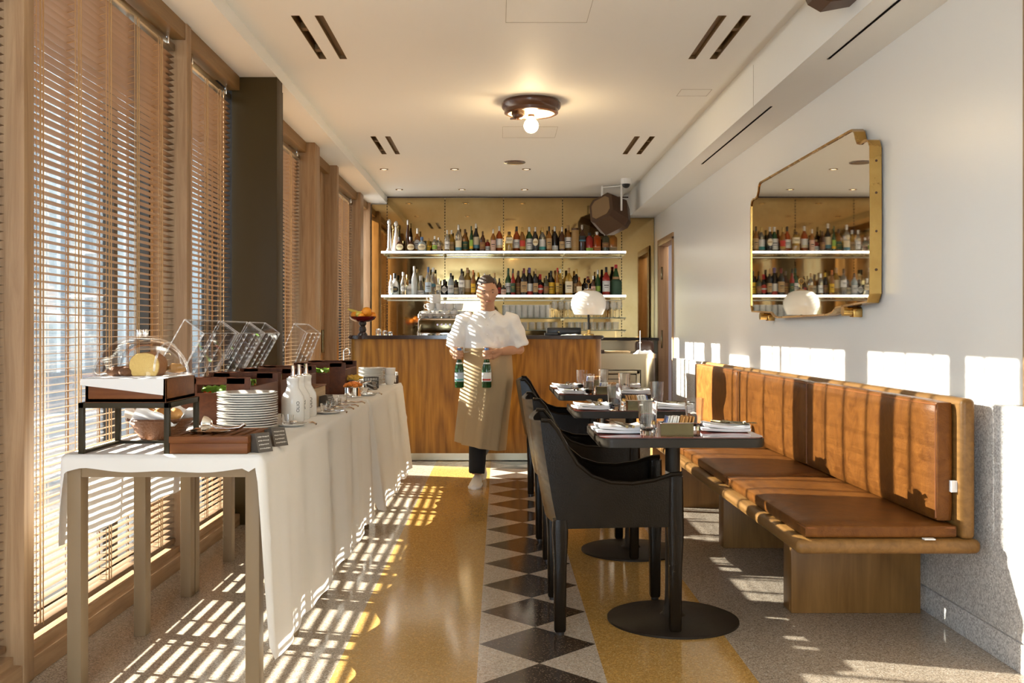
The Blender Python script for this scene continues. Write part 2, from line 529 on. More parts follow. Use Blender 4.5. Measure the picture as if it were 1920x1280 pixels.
# ------------------------------------------------------------------ the room
# floor: terrazzo in strips with a band of diamonds
XS = (-0.548, -0.073, 0.348, 0.836)
bm = NB()
def quad(bm, pts, mi):
    f = bm.faces.new([bm.verts.new((*p, 0)) for p in pts]); f.material_index = mi
Y0, Y1 = -2.45, 11.7
quad(bm, [(-1.80, Y0), (XS[0], Y0), (XS[0], Y1), (-1.80, Y1)], 0)
quad(bm, [(XS[0], Y0), (XS[1], Y0), (XS[1], Y1), (XS[0], Y1)], 1)
quad(bm, [(XS[2], Y0), (XS[3], Y0), (XS[3], Y1), (XS[2], Y1)], 1)
quad(bm, [(XS[3], Y0), (1.90, Y0), (1.90, Y1), (XS[3], Y1)], 0)
P_ = 0.4185
xm = (XS[1] + XS[2]) / 2
y = 3.808 - 15 * P_
while y < Y1:
    a, b = y, y + P_
    mm = (a + b) / 2
    quad(bm, [(xm, a), (XS[2], mm), (xm, b), (XS[1], mm)], 2)
    quad(bm, [(XS[1], a), (xm, a), (XS[1], mm)], 3)
    quad(bm, [(xm, a), (XS[2], a), (XS[2], mm)], 3)
    quad(bm, [(XS[2], mm), (XS[2], b), (xm, b)], 3)
    quad(bm, [(XS[1], mm), (xm, b), (XS[1], b)], 3)
    y = b
struct('floor', bm, ['terra_grey', 'terra_ochre', 'terra_dark', 'terra_light'], smooth=False)

CZ = 2.70           # ceiling
SLOTS = []
for ya, yb in ((4.95, 5.73), (8.0, 8.79)):
    for xa in (-1.033, -0.915, 1.091, 1.213):
        SLOTS.append((xa, xa + 0.037, ya, yb))
bm = NB()
plate_holes(bm, -1.30, 1.42, -2.45, 11.7, CZ, SLOTS, True)
box(bm, 1.42, 1.50, -2.45, 11.7, CZ + 0.04, CZ + 0.08)          # shadow gap beside the bulkhead
box(bm, 1.405, 1.42, -2.45, 11.7, CZ, CZ + 0.05)
struct('ceiling', bm, 'plaster', smooth=False)
bm = NB()
plate_holes(bm, -1.80, 2.2, -2.6, 11.8, CZ + 0.12, [])
struct('trim_20', bm, 'ventdark', smooth=False)                 # slab over the ceiling void
bm = NB()
box(bm, -1.78, -1.30, -2.45, 11.7, 2.62, CZ + 0.02)
struct('trim_1', bm, 'plaster', smooth=False)                   # lowered ceiling over the windows
SS = [(1.597, 1.609, 5.86, 7.88), (1.597, 1.609, 2.8, 4.85)]
bm = NB()
plate_holes(bm, 1.497, 1.82, -2.45, 11.7, 2.456, SS, True)
box(bm, 1.497, 1.51, -2.45, 11.7, 2.457, CZ + 0.05)
struct('trim_2', bm, 'plaster', smooth=False)                   # bulkhead along the wall
for i, (xa, xb, ya, yb) in enumerate(SS):
    bm = NB(); box(bm, xa - 0.01, xb + 0.01, ya - 0.01, yb + 0.01, 2.464, 2.49); box(bm, xa - 0.002, xa, ya, yb, 2.456, 2.47); box(bm, xb, xb + 0.002, ya, yb, 2.456, 2.47)
    struct('trim_%d' % (3 + i), bm, 'ventdark', smooth=False)
for i, (xa, xb, ya, yb) in enumerate(SLOTS):
    dark = i % 4 in (0, 3)
    row = 'near the camera' if i < 4 else 'close to the bar'
    side = ['outer slot on the window side', 'inner slot on the window side', 'inner slot on the mirror side', 'outer slot on the mirror side'][i % 4]
    t = thing('ceiling_vent', 'bronze ceiling air slot, %s, %s' % (side, row), 'vent', ((xa + xb) / 2, (ya + yb) / 2, CZ), group='ceiling air slots')
    bm = NB()
    box(bm, xa - 0.003, xa, ya, yb, CZ - 0.001, CZ + 0.07); box(bm, xb, xb + 0.003, ya, yb, CZ - 0.001, CZ + 0.07)
    box(bm, xa, xb, ya - 0.003, ya, CZ - 0.001, CZ + 0.07); box(bm, xa, xb, yb, yb + 0.003, CZ - 0.001, CZ + 0.07)
    if not dark:
        box(bm, xa, xb, ya, yb, CZ + 0.02, CZ + 0.025)
    obj('frame', bm, 'vent', t, smooth=False, world=True)
    if dark:
        bm = NB(); box(bm, xa, xb, ya, yb, CZ + 0.065, CZ + 0.07); obj('backing', bm, 'ventdark', t, smooth=False, world=True)
        for f in (0.30, 0.80):
            bm = NB(); yy = ya + f * (yb - ya); box(bm, xa, xb, yy, yy + 0.05, CZ + 0.01, CZ + 0.04)
            obj('baffle', bm, 'vent', t, smooth=False, world=True)
# access hatches: thin joint lines
for i, (xa, xb, ya, yb, z) in enumerate(((0.033, 0.445, 4.62, 5.06, CZ), (0.026, 0.45, 7.62, 8.05, CZ), (1.18, 1.38, 6.45, 6.63, CZ))):
    bm = NB(); w = 0.0018
    for q in ((xa, xb, ya, ya + w), (xa, xb, yb - w, yb), (xa, xa + w, ya, yb), (xb - w, xb, ya, yb)):
        box(bm, *q, z - 0.0015, z + 0.001)
    struct('trim_%d' % (5 + i), bm, 'groove', smooth=False)
bm = NB(); box(bm, 1.4955, 1.498, 5.86, 5.863, 2.46, CZ); struct('trim_8', bm, 'groove', smooth=False)

# right wall: upper plaster with doorway, terrazzo wainscot with ledge
WX = 1.80
bm = NB()
box(bm, WX, WX + 0.10, -2.45, 10.3, 0, 2.85)
box(bm, WX, WX + 0.10, 11.2, 11.75, 0, 2.85)
box(bm, WX, WX + 0.10, 10.3, 11.2, 2.12, 2.85)
struct('wall_right', bm, 'wallplaster', smooth=False)
bm = NB()
box(bm, 1.72, WX + 0.01, -2.45, 9.9, 0.10, 0.875, 0.008)
struct('trim_9', bm, 'terra_wall')
bm = NB(); box(bm, 1.7185, WX + 0.01, -2.45, 9.9, 0, 0.099, 0.002)
struct('baseboard_right', bm, 'terra_wall')
# room beyond the doorway
bm = NB()
box(bm, 1.90, 1.95, 11.70, 13.25, 0, 2.6); box(bm, 2.85, 2.9, 9.5, 13.2, 0, 2.6); box(bm, 1.9, 2.9, 13.2, 13.25, 0, 2.6); box(bm, 1.9, 2.9, 9.45, 9.5, 0, 2.6); box(bm, 1.9, 2.9, 9.5, 13.2, 2.5, 2.55)
box(bm, 1.9, 2.9, 9.5, 13.2, -0.03, 0)
struct('wall_corridor', bm, 'lilac', smooth=False)
pc = bpy.data.lights.new('corridor_fill', 'POINT'); pc.energy = 22; pc.color = (1, .95, .9); pc.shadow_soft_size = 0.12  # added light without a fixture, brightens the room beyond the doorway
pco = bpy.data.objects.new('corridor_fill', pc); C.objects.link(pco); pco.location = (2.4, 11.2, 2.3)
t = bpy.data.objects.new('door_1', None); C.objects.link(t); t['kind'] = 'structure'; t.location = (WX, 10.75, 0)
bm = NB()
box(bm, WX - 0.015, WX + 0.10, 11.17, 11.24, 0, 2.12, 0.003); box(bm, WX - 0.015, WX + 0.10, 10.26, 10.31, 0, 2.12, 0.003)
box(bm, WX - 0.015, WX + 0.10, 10.26, 11.24, 2.09, 2.16, 0.003)
obj('door_frame', bm, 'doorwood', t, world=True)
bm = NB()
box(bm, WX + 0.015, WX + 0.035, 11.166, 11.171, 0.95, 1.15, 0.002); box(bm, WX + 0.015, WX + 0.035, 11.166, 11.171, 1.72, 1.86, 0.002); box(bm, WX + 0.015, WX + 0.035, 11.166, 11.171, 0.25, 0.38, 0.002)
obj('strike_plate', bm, 'darksteel', t, world=True)
# wooden lining at the near end of the wall
bm = NB(); box(bm, 1.70, 1.80, 2.95, 3.235, 0, 0.90, 0.015); box(bm, 1.782, 1.80, 2.95, 3.392, 0.86, 2.456, 0.004)
struct('trim_10', bm, 'doorwood')

# back wall and the gold mirror panelling
BY = 11.55
bm = NB(); box(bm, -1.75, 1.95, BY + 0.02, BY + 0.12, 0, 2.75); struct('wall_back', bm, 'plaster', smooth=False)
bm = NB()
xs = [-1.485, -1.30, -0.63, 0.05, 0.735, 1.42, 1.798]
for a, b in zip(xs[:-1], xs[1:]):
    top = 2.70 if -1.31 < a < 1.4 else (2.61 if a < 0 else 2.455)
    box(bm, a + 0.001, b - 0.001, BY, BY + 0.02, 1.03, top)
struct('wall_back_mirror', bm, 'goldmirror', smooth=False)
bm = NB(); box(bm, -1.30, 1.497, BY - 0.006, BY, 2.685, 2.70); box(bm, -1.487, -1.48, BY - 0.004, BY, 1.0, 2.61)
struct('trim_11', bm, 'darkwood', smooth=False)
bm = NB(); box(bm, -1.62, -1.487, BY - 0.08, BY, 0, 2.62, 0.003); struct('trim_12', bm, 'oak')
bm = NB(); box(bm, 0.85, 1.798, BY - 0.01, BY + 0.01, 0, 1.03); struct('trim_13', bm, 'steel', smooth=False)     # steel splashback

# wall behind the camera with the glazed entrance
bm = NB()
box(bm, -1.8, -1.65, -2.6, -2.5, 0, 2.8); box(bm, -0.25, 1.9, -2.6, -2.5, 0, 2.8); box(bm, -1.65, -0.25, -2.6, -2.5, 2.45, 2.8)
struct('wall_front', bm, 'plaster', smooth=False)
t = bpy.data.objects.new('window_9', None); C.objects.link(t); t['kind'] = 'structure'; t.location = (-0.95, -2.55, 0)
bm = NB()
for x in (-1.65, -0.98, -0.31): box(bm, x, x + 0.06, -2.58, -2.5, 0, 2.45)
box(bm, -1.65, -0.25, -2.58, -2.5, 2.39, 2.45); box(bm, -1.65, -0.25, -2.58, -2.5, 0, 0.12)
obj('window_frame', bm, 'oak', t, world=True)
bm = NB(); box(bm, -1.6, -0.3, -2.56, -2.555, 0.1, 2.4); obj('pane', bm, 'pane', t, smooth=False, world=True)

# left side: plinth, header, posts, column, glazing
LX = -1.515
bm = NB()
for a, b in ((-2.45, 5.82), (6.0, 8.05), (8.9, 11.5)):
    box(bm, -1.56, LX, a, b, 0, 0.068, 0.003)
    box(bm, -1.78, LX - 0.03, a, b, 0, 0.095)
struct('baseboard_left', bm, 'oakY')
bm = NB()
box(bm, -1.80, -1.70, -2.45, 11.7, 2.605, 2.80); box(bm, -1.80, -1.55, -2.45, 0.0, 0, 2.80); 
struct('wall_left', bm, 'plaster', smooth=False)
bm = NB()
for a, b in ((0, 5.82), (6.0, 11.5)):
    box(bm, -1.58, -1.518, a, b, 2.54, 2.62); box(bm, -1.74, -1.5185, a, b, 2.60, 2.62)
struct('trim_14', bm, 'header')
POSTS = [(1.50, 1.57, -1.51, -1.76), (3.165, 3.235, -1.51, -1.76), (4.815, 4.885, -1.51, -1.76), (7.83, 8.05, -1.45, -1.76), (8.9, 9.0, -1.45, -1.76), (10.62, 10.86, -1.48, -1.76)]
for i, (a, b, xf, xb) in enumerate(POSTS):
    bm = NB()
    box(bm, xb, xf, a, b, 0, 2.62, 0.004)
    struct('trim_%d' % (30 + i), bm, 'oak')
bm = NB(); box(bm, -1.565, -1.30, 5.825, 5.97, 0, 2.62, 0.003); struct('column_1', bm, 'steelcol')
bm = NB(); box(bm, -1.50, -1.31, 5.97, 6.03, 0, 2.575); box(bm, -1.72, -1.53, 5.84, 6.0, 0, 2.62); struct('column_2', bm, 'blackcol', smooth=False)

WIN = [('window_1', 0.05, 1.50), ('window_2', 1.57, 3.165), ('window_3', 3.235, 4.82), ('window_4', 4.89, 5.84), ('window_5', 6.0, 7.83), ('window_6', 9.0, 10.62)]
for nm, a, b in WIN:
    t = bpy.data.objects.new(nm, None); C.objects.link(t); t['kind'] = 'structure'; t.location = (-1.7, (a + b) / 2, 0.09)
    bm = NB()
    fx0, fx1 = -1.735, -1.685
    box(bm, fx0, fx1, a, a + 0.03, 0.09, 2.60); box(bm, fx0, fx1, b - 0.03, b, 0.09, 2.60)
    box(bm, fx0, fx1, a, b, 0.09, 0.13); box(bm, fx0, fx1, a, b, 2.585, 2.605)
    if b - a > 1.2:
        f = a + (b - a) * 0.72
        box(bm, fx0, fx1, f - 0.02, f + 0.02, 0.09, 2.60)
    obj('window_frame', bm, 'darkmetal', t, smooth=False, world=True)
    bm = NB(); box(bm, -1.714, -1.708, a + 0.03, b - 0.03, 0.13, 2.585); obj('pane', bm, 'pane', t, smooth=False, world=True)
# glazed door without a blind
t = bpy.data.objects.new('door_2', None); C.objects.link(t); t['kind'] = 'structure'; t.location = (-1.62, 8.4, 0)
bm = NB()
box(bm, -1.64, -1.58, 8.05, 8.09, 0, 2.54, 0.003); box(bm, -1.64, -1.56, 8.70, 8.90, 0, 2.54, 0.003); box(bm, -1.64, -1.58, 8.05, 8.90, 2.42, 2.54, 0.003); box(bm, -1.64, -1.58, 8.05, 8.90, 0, 0.10, 0.003)
obj('door_frame', bm, 'oak', t, world=True)
bm = NB(); box(bm, -1.615, -1.609, 8.09, 8.70, 0.10, 2.42); obj('pane', bm, 'pane', t, smooth=False, world=True)
bm = NB(); bar(bm, (-1.55, 8.74, 0.95), (-1.55, 8.74, 1.15), 0.01); bar(bm, (-1.56, 8.74, 0.97), (-1.58, 8.74, 0.97), 0.006); bar(bm, (-1.56, 8.74, 1.13), (-1.58, 8.74, 1.13), 0.006)
obj('door_handle', bm, 'darksteel', t, world=True)

# outside: paving and a building across the street
bm = NB(); plate_holes(bm, -30, -1.80, -14, 85, -0.06, []); struct('ground', bm, 'paving', smooth=False)
tb = thing('office_building', 'pale building with upright fins seen through the blinds across the street', 'building', (-13, 8, -0.06))
bm = NB(); box(bm, -17, -13.2, -10, 24, -0.06, 4.3); obj('wall', bm, 'facade', tb, smooth=False, world=True)
bm = NB()
for i in range(20):
    yy = -9.6 + i * 1.68
    box(bm, -13.23, -13.18, yy, yy + 1.0, 0.3, 3.8)
obj('glazing', bm, 'facadeglass', tb, smooth=False, world=True)
bm = NB()
for i in range(20):
    yy = -9.95 + i * 1.68
    box(bm, -13.2, -12.85, yy, yy + 0.22, -0.06, 4.2)
obj('fins', bm, 'facadefin', tb, smooth=False, world=True)
tb = thing('tower_building', 'tall pale building farther up the street seen through the blinds', 'building', (-13, 45, -0.06))
bm = NB(); box(bm, -20, -13.4, 24.1, 80, -0.06, 16); obj('wall', bm, 'facade', tb, smooth=False, world=True)
bm = NB()
for i in range(32):
    yy = 24.6 + i * 1.74
    box(bm, -13.43, -13.38, yy, yy + 0.95, 0.3, 15.4)
obj('glazing', bm, 'facadeglass', tb, smooth=False, world=True)
bm = NB()
for i in range(32):
    yy = 24.15 + i * 1.74
    box(bm, -13.4, -13.05, yy, yy + 0.25, -0.06, 16)
obj('fins', bm, 'facadefin', tb, smooth=False, world=True)

# ------------------------------------------------------------------ venetian blinds
PITCH, SW = 0.028, 0.0355
def blind(label, a, b, cords, wand=None, zbot=0.125):
    t = thing('venetian_blind', label, 'blind', (-1.585, (a + b) / 2, 0.1), group='wooden blinds in the window bays')
    a += 0.012; b -= 0.012
    bm = NB()
    z = zbot + 0.03
    XC = -1.585
    nsl = 0
    while z < 2.475:
        tl = R(3 + 6.5 * (z - 0.1) / 2.4); ct, st = math.cos(tl), math.sin(tl)
        jit = random.uniform(-0.0006, 0.0006)
        prof = []
        for u, v in ((-0.5, 0), (-0.2, 0.0016), (0.2, 0.0016), (0.5, 0), (0.2, -0.0009), (-0.2, -0.0009)):
            px, pz = u * SW, v
            prof.append((XC + px * ct - pz * st, z + jit + px * st + pz * ct))
        r0 = [bm.verts.new((p[0], a + random.uniform(0, .002), p[1])) for p in prof]
        r1 = [bm.verts.new((p[0], b - random.uniform(0, .002), p[1])) for p in prof]
        for i in range(6):
            j = (i + 1) % 6
            bm.faces.new((r0[i], r1[i], r1[j], r0[j]))
        bm.faces.new(r0); bm.faces.new(list(reversed(r1)))
        z += PITCH
    bmesh.ops.recalc_face_normals(bm, faces=bm.faces)
    obj('slats', bm, 'slat', t, world=True)
    bm = NB(); box(bm, XC - 0.022, XC + 0.022, a, b, zbot - 0.012, zbot + 0.010, 0.003); obj('bottom_rail', bm, 'slat', t, world=True)
    bm = NB(); box(bm, XC - 0.02, XC + 0.02, a, b, 2.483, 2.515, 0.003); obj('headrail', bm, 'steel', t, world=True)
    for c in cords:
        bm = NB()
        for dx in (-0.018, 0.018):
            bar(bm, (XC + dx, c, zbot), (XC + dx, c, 2.49), 0.0014, 5)
        for dx in (-0.0205, 0.0195):
            box(bm, XC + dx, XC + dx + 0.001, c + 0.02, c + 0.032, zbot, 2.49)
        bar(bm, (XC + 0.021, c + 0.045, zbot), (XC + 0.021, c + 0.045, 2.49), 0.0022, 5)
        zz_ = zbot + 0.03
        while zz_ < 2.475:
            bar(bm, (XC - 0.018, c, zz_ - 0.006), (XC + 0.018, c + 0.0, zz_ + 0.003), 0.0011, 4)
            zz_ += PITCH
        obj('ladder_cord', bm, 'cord', t, world=True)
    for yb_ in (a + 0.15, b - 0.12):
        bm = NB(); box(bm, XC + 0.018, XC + 0.028, yb_, yb_ + 0.02, 2.488, 2.545, 0.002); obj('bracket', bm, 'chrome', t, world=True)
    if wand:
        bm = NB(); bar(bm, (XC + 0.03, wand, 0.9), (XC + 0.03, wand, 2.49), 0.003, 6); obj('tilt_wand', bm, 'cord', t, world=True)
    return t
blind('long wooden blind beside the camera, out past the first post', 0.05, 1.50, (0.4, 1.1))
blind('wooden blind in the second bay behind the camera post', 1.57, 3.165, (1.85, 2.4, 2.9))
blind('wide wooden slat blind behind the bread dome, nearest in view', 3.235, 4.82, (3.37, 3.68, 3.97, 4.28, 4.58))
blind('narrow wooden slat blind between oak post and dark column', 4.89, 5.82, (5.02, 5.3, 5.55), 5.62)
blind('wooden slat blind just past the dark column', 6.03, 7.83, (6.25, 6.65, 7.05, 7.45))
blind('wooden slat blind at the bar end, beside the fruit bowl', 9.0, 10.62, (9.15, 9.5, 9.9, 10.3))
# ------------------------------------------------------------------ bar
def rrect(x0, x1, y0, y1, r, corners=(1, 1, 1, 1), seg=10):
    """outline of a rectangle; corners order: (x0,y0),(x1,y0),(x1,y1),(x0,y1)"""
    out = []
    cs = [((x0, y0), (x0 + r, y0 + r), 180), ((x1, y0), (x1 - r, y0 + r), 270), ((x1, y1), (x1 - r, y1 - r), 0), ((x0, y1), (x0 + r, y1 - r), 90)]
    for k, (p, c, a0) in enumerate(cs):
        if corners[k]:
            for i in range(seg + 1):
                a = R(a0 + 90 * i / seg)
                out.append((c[0] + r * math.cos(a), c[1] + r * math.sin(a)))
        else:
            out.append(p)
    return out
t = thing('bar_counter', 'long walnut bar with rounded ends and dark stone top under the bottle shelves', 'bar', (-0.19, 8.72, 0))
bm = NB(); prism(bm, rrect(-1.315, 0.905, 8.72, 9.35, 0.13, (1, 1, 0, 0)), 'Z', 0.068, 1.068); obj('body', bm, 'walnut', t, world=True)
bm = NB(); prism(bm, rrect(-1.305, 0.895, 8.735, 9.35, 0.12, (1, 1, 0, 0)), 'Z', 0.006, 0.069); obj('plinth', bm, 'steel', t, world=True)
bm = NB(); prism(bm, rrect(-1.34, 0.93, 8.69, 9.38, 0.15, (1, 1, 0, 0)), 'Z', 1.068, 1.10)
bmesh.ops.bevel(bm, geom=[e for e in bm.edges if abs(e.verts[0].co.z - e.verts[1].co.z) < 1e-5], offset=0.008, segments=2, affect='EDGES')
obj('countertop', bm, 'counter', t, world=True)

# steel cabinet
t = thing('steel_cabinet', 'rounded brushed steel cabinet with framed door beside the bar and doorway', 'cabinet', (1.25, 10.2, 0))
bm = NB(); prism(bm, rrect(0.85, 1.62, 10.2, 11.52, 0.16, (0, 1, 0, 0)), 'Z', 0, 0.86); obj('body', bm, 'steel', t, world=True)
bm = NB(); prism(bm, rrect(0.84, 1.63, 10.185, 11.52, 0.17, (0, 1, 0, 0)), 'Z', 0.86, 0.905); obj('worktop', bm, 'steel', t, world=True)
bm = NB()
for a, b, c, d in ((0.86, 1.44, 0.70, 0.735), (0.86, 1.44, 0.15, 0.18), (1.405, 1.44, 0.15, 0.735)):
    box(bm, a, b, 10.185, 10.2, c, d, 0.004)
dr = obj('door', bm, 'steel', t, world=True)
bm = NB()
for a, b, c, d in ((0.86, 1.452, 0.736, 0.744), (1.441, 1.452, 0.14, 0.744), (0.88, 1.404, 0.692, 0.699), (1.398, 1.404, 0.18, 0.699)):
    box(bm, a, b, 10.196, 10.2005, c, d)
obj('door_gap', bm, 'ventdark', t, smooth=False, world=True)
bm = NB(); box(bm, 0.88, 1.40, 10.192, 10.2, 0.19, 0.69); obj('door_panel', bm, 'steel', t, smooth=False, world=True)
bm = NB(); box(bm, 1.05, 1.29, 10.187, 10.193, 0.645, 0.652); box(bm, 1.285, 1.292, 10.187, 10.193, 0.61, 0.652); obj('handle_slot', bm, 'ventdark', t, smooth=False, world=True)
# things on the steel cabinet
o = NB(); box(o, 0.98, 1.10, 10.4, 10.6, 0.905, 0.945, 0.004); tag(obj('wooden_box', o, 'darkwood'), 'small dark box lying on the steel cabinet next to the bar end', 'box')
o = NB(); box(o, 1.11, 1.38, 10.45, 10.75, 0.905, 0.93, 0.004); tag(obj('serving_board', o, 'palewood'), 'low flat wooden board on the steel cabinet', 'board')
t = thing('carry_bag', 'dark brown bag standing at the doorway end of the steel cabinet', 'bag', (1.56, 10.7, 0.905))
bm = NB(); prism(bm, rrect(-0.09, 0.09, -0.09, 0.09, 0.04), 'Z', 0, 0.09); 
rs = [[Vector((p[0] * s, p[1] * s, z)) for p in rrect(-0.095, 0.095, -0.10, 0.10, 0.05, seg=5)] for z, s in ((0, 0.95), (0.05, 1.0), (0.10, 0.97), (0.125, 0.85), (0.135, 0.6))]
bm.free(); bm = NB(); rings(bm, rs); obj('pouch', bm, 'darkwood', t)
bm = NB(); tube(bm, [(-0.04, 0, 0.13), (-0.03, 0, 0.155), (0.03, 0, 0.155), (0.04, 0, 0.13)], 0.005); obj('strap', bm, 'blackleather', t)
t = thing('spike_stand', 'thin metal bill spike on the steel cabinet in front of the brown bag', 'stand', (1.48, 10.45, 0.905))
bm = NB(); cyl(bm, (0, 0), 0.03, 0, 0.006); obj('base', bm, 'darksteel', t)
bm = NB(); bar(bm, (0, 0, 0), (0, 0, 0.24), 0.003); box(bm, -0.012, 0.012, -0.002, 0.002, 0.11, 0.116); obj('spike', bm, 'white', t)
def crumple(bm, w, d, h, seed, nx=14, ny=10):
    rr = random.Random(seed)
    ph = [rr.uniform(0, 6) for _ in range(6)]
    def zf(u, v):
        e = min(1, 6 * min(u, 1 - u)) * min(1, 6 * min(v, 1 - v))
        return e * h * (0.55 + 0.25 * math.sin(9 * u + ph[0]) * math.sin(7 * v + ph[1]) + 0.2 * math.sin(17 * u + 5 * v + ph[2])) + 0.002
    top = [[bm.verts.new(((u / nx - .5) * w + .06 * w * math.sin(v / ny * 5 + ph[3]), (v / ny - .5) * d + .08 * d * math.sin(u / nx * 6 + ph[4]), zf(u / nx, v / ny))) for v in range(ny + 1)] for u in range(nx + 1)]
    bot = [[bm.verts.new((top[u][v].co.x, top[u][v].co.y, 0)) for v in range(ny + 1)] for u in range(nx + 1)]
    for u in range(nx):
        for v in range(ny):
            bm.faces.new((top[u][v], top[u + 1][v], top[u + 1][v + 1], top[u][v + 1]))
            bm.faces.new((bot[u][v + 1], bot[u + 1][v + 1], bot[u + 1][v], bot[u][v]))
    for u in range(nx):
        bm.faces.new((bot[u][0], bot[u + 1][0], top[u + 1][0], top[u][0])); bm.faces.new((top[u][ny], top[u + 1][ny], bot[u + 1][ny], bot[u][ny]))
    for v in range(ny):
        bm.faces.new((top[0][v], top[0][v + 1], bot[0][v + 1], bot[0][v])); bm.faces.new((bot[nx][v], bot[nx][v + 1], top[nx][v + 1], top[nx][v]))
bm = NB(); crumple(bm, 0.20, 0.10, 0.045, 3); o = obj('folded_cloth', bm, 'napkin'); o.location = (1.50, 10.33, 0.905); tag(o, 'crumpled white cloth on the steel cabinet before the bag', 'cloth')

# back ledge and shelves
bm = NB(); box(bm, -1.48, 1.79, 11.15, BY - 0.011, 1.035, 1.065); struct('trim_15', bm, 'blackcol', smooth=False)
bm = NB(); box(bm, -1.48, 0.83, 11.2, BY - 0.011, 0, 1.035); tag(obj('back_cabinet', bm, 'darkwood', smooth=False), 'low dark cabinet under the bottle shelves behind the bar', 'cabinet')
for k, x in enumerate((-1.30, -0.63, 0.05, 0.735, 1.42)):
    bm = NB()
    z = 1.08
    while z < 2.67:
        box(bm, x - 0.004, x + 0.004, BY - 0.006, BY - 0.0005, z, z + 0.02); z += 0.034
    struct('trim_%d' % (40 + k), bm, 'ventdark', smooth=False)
SHF = 11.22      # front edge of bottle shelves
for nm, z, lab in (('u', 2.045, 'upper white lit bottle shelf'), ('l', 1.55, 'lower white lit bottle shelf')):
    t = thing('bottle_shelf', lab + ' on the gold mirror wall', 'shelf', (0.05, 11.38, z), group='lit bottle shelves')
    bm = NB(); box(bm, -1.33, 1.43, SHF + 0.008, BY - 0.008, z - 0.028, z, 0.002); obj('board', bm, 'shelfglass', t, world=True)
    bm = NB(); box(bm, -1.33, 1.43, SHF, SHF + 0.008, z - 0.026, z - 0.002); obj('light_strip', bm, 'led', t, smooth=False, world=True)
    bm = NB(); box(bm, -1.30, 1.42, BY - 0.02, BY - 0.007, z - 0.06, z - 0.045)
    for x in (-1.30, -0.63, 0.05, 0.735, 1.42): box(bm, x - 0.006, x + 0.006, SHF + 0.03, BY - 0.007, z - 0.05, z - 0.028)
    obj('brackets', bm, 'steel', t, smooth=False, world=True)
for z, lab in ((1.295, 'upper glass shelf with stemware behind the table lamp'), (1.155, 'lowest glass shelf with tumblers just above the bar top')):
    t = thing('glass_shelf', lab, 'shelf', (0.05, 11.38, z), group='plain glass shelves')
    bm = NB(); box(bm, -0.63, 1.43, SHF, BY - 0.008, z - 0.010, z, 0.002); obj('board', bm, 'shelfglass', t, world=True)
    bm = NB()
    for x in (-0.63, 0.05, 0.735, 1.42): box(bm, x - 0.005, x + 0.005, SHF + 0.05, BY - 0.007, z - 0.03, z - 0.010)
    obj('brackets', bm, 'steel', t, smooth=False, world=True)

# ------------------------------------------------------------------ bottles
BG = {  # bottle glass kinds
    'clear': mat('bottle_clear', (0.90, 0.90, 0.86), 0.03, trans=0.85),
    'paleblue': mat('bottle_pale_blue', (0.62, 0.74, 0.80), 0.05, trans=0.6),
    'amber': mat('bottle_amber', (0.50, 0.20, 0.035), 0.04, trans=0.55),
    'gold': mat('bottle_gold', (0.72, 0.42, 0.06), 0.04, trans=0.6),
    'brown': mat('bottle_brown', (0.07, 0.025, 0.010), 0.08),
    'dark': mat('bottle_dark', (0.018, 0.014, 0.012), 0.08),
    'green': mat('bottle_green', (0.02, 0.07, 0.02), 0.06),
    'red': mat('bottle_red', (0.30, 0.02, 0.012), 0.05),
    'orangered': mat('bottle_orange_red', (0.52, 0.09, 0.012), 0.05, trans=0.4),
    'white': mat('bottle_white', (0.80, 0.79, 0.76), 0.15),
    'silver': mat('bottle_silver', (0.75, 0.75, 0.75), 0.15, 1.0),
    'frost': mat('bottle_frosted', (0.70, 0.74, 0.72), 0.3, trans=0.3),
    'olive': mat('bottle_olive', (0.06, 0.055, 0.025), 0.2),
    'tan': mat('canister_tan', (0.33, 0.19, 0.06), 0.4),
}
LC = {k: mat('label_' + k, c, 0.6) for k, c in {
    'cream': (0.72, 0.62, 0.42), 'white': (0.78, 0.77, 0.73), 'tan': (0.42, 0.27, 0.12), 'blue': (0.10, 0.25, 0.33), 'teal': (0.10, 0.38, 0.36),
    'red': (0.55, 0.05, 0.03), 'yellow': (0.75, 0.45, 0.03), 'green': (0.30, 0.48, 0.08), 'brown': (0.22, 0.10, 0.04), 'black': (0.03, 0.03, 0.03),
    'pink': (0.60, 0.38, 0.28), 'gold': (0.45, 0.28, 0.06), 'orange': (0.65, 0.20, 0.04), 'silver': (0.55, 0.55, 0.53), 'purple': (0.10, 0.07, 0.20), 'darkgreen': (0.04, 0.09, 0.05)}.items()}
PROF = {
    'std': [(.94, 0), (1, .02), (1, .56), (.92, .63), (.62, .71), (.36, .77), (.31, .86)],
    'wine': [(.94, 0), (1, .02), (1, .50), (.90, .58), (.55, .68), (.33, .76), (.30, .88)],
    'tall': [(.9, 0), (1, .02), (1, .46), (.8, .60), (.5, .72), (.40, .80), (.38, .9)],
    'squat': [(.82, 0), (.96, .05), (1, .30), (.96, .45), (.72, .60), (.36, .68), (.33, .82)],
    'cone': [(.96, 0), (1, .03), (.86, .30), (.58, .62), (.42, .72), (.36, .80)],
    'apoth': [(.95, 0), (1, .03), (1, .52), (.85, .60), (.40, .66), (.36, .80)],
    'short': [(.95, 0), (1, .03), (1, .66), (.85, .74), (.45, .80), (.42, .88)],
    'knob': [(.62, 0), (1, .05), (.92, .25), (.55, .52), (.36, .68), (.34, .78)],
    'flare': [(1, 0), (.95, .03), (.60, .10), (.55, .35), (.50, .60), (.45, .78)],
}
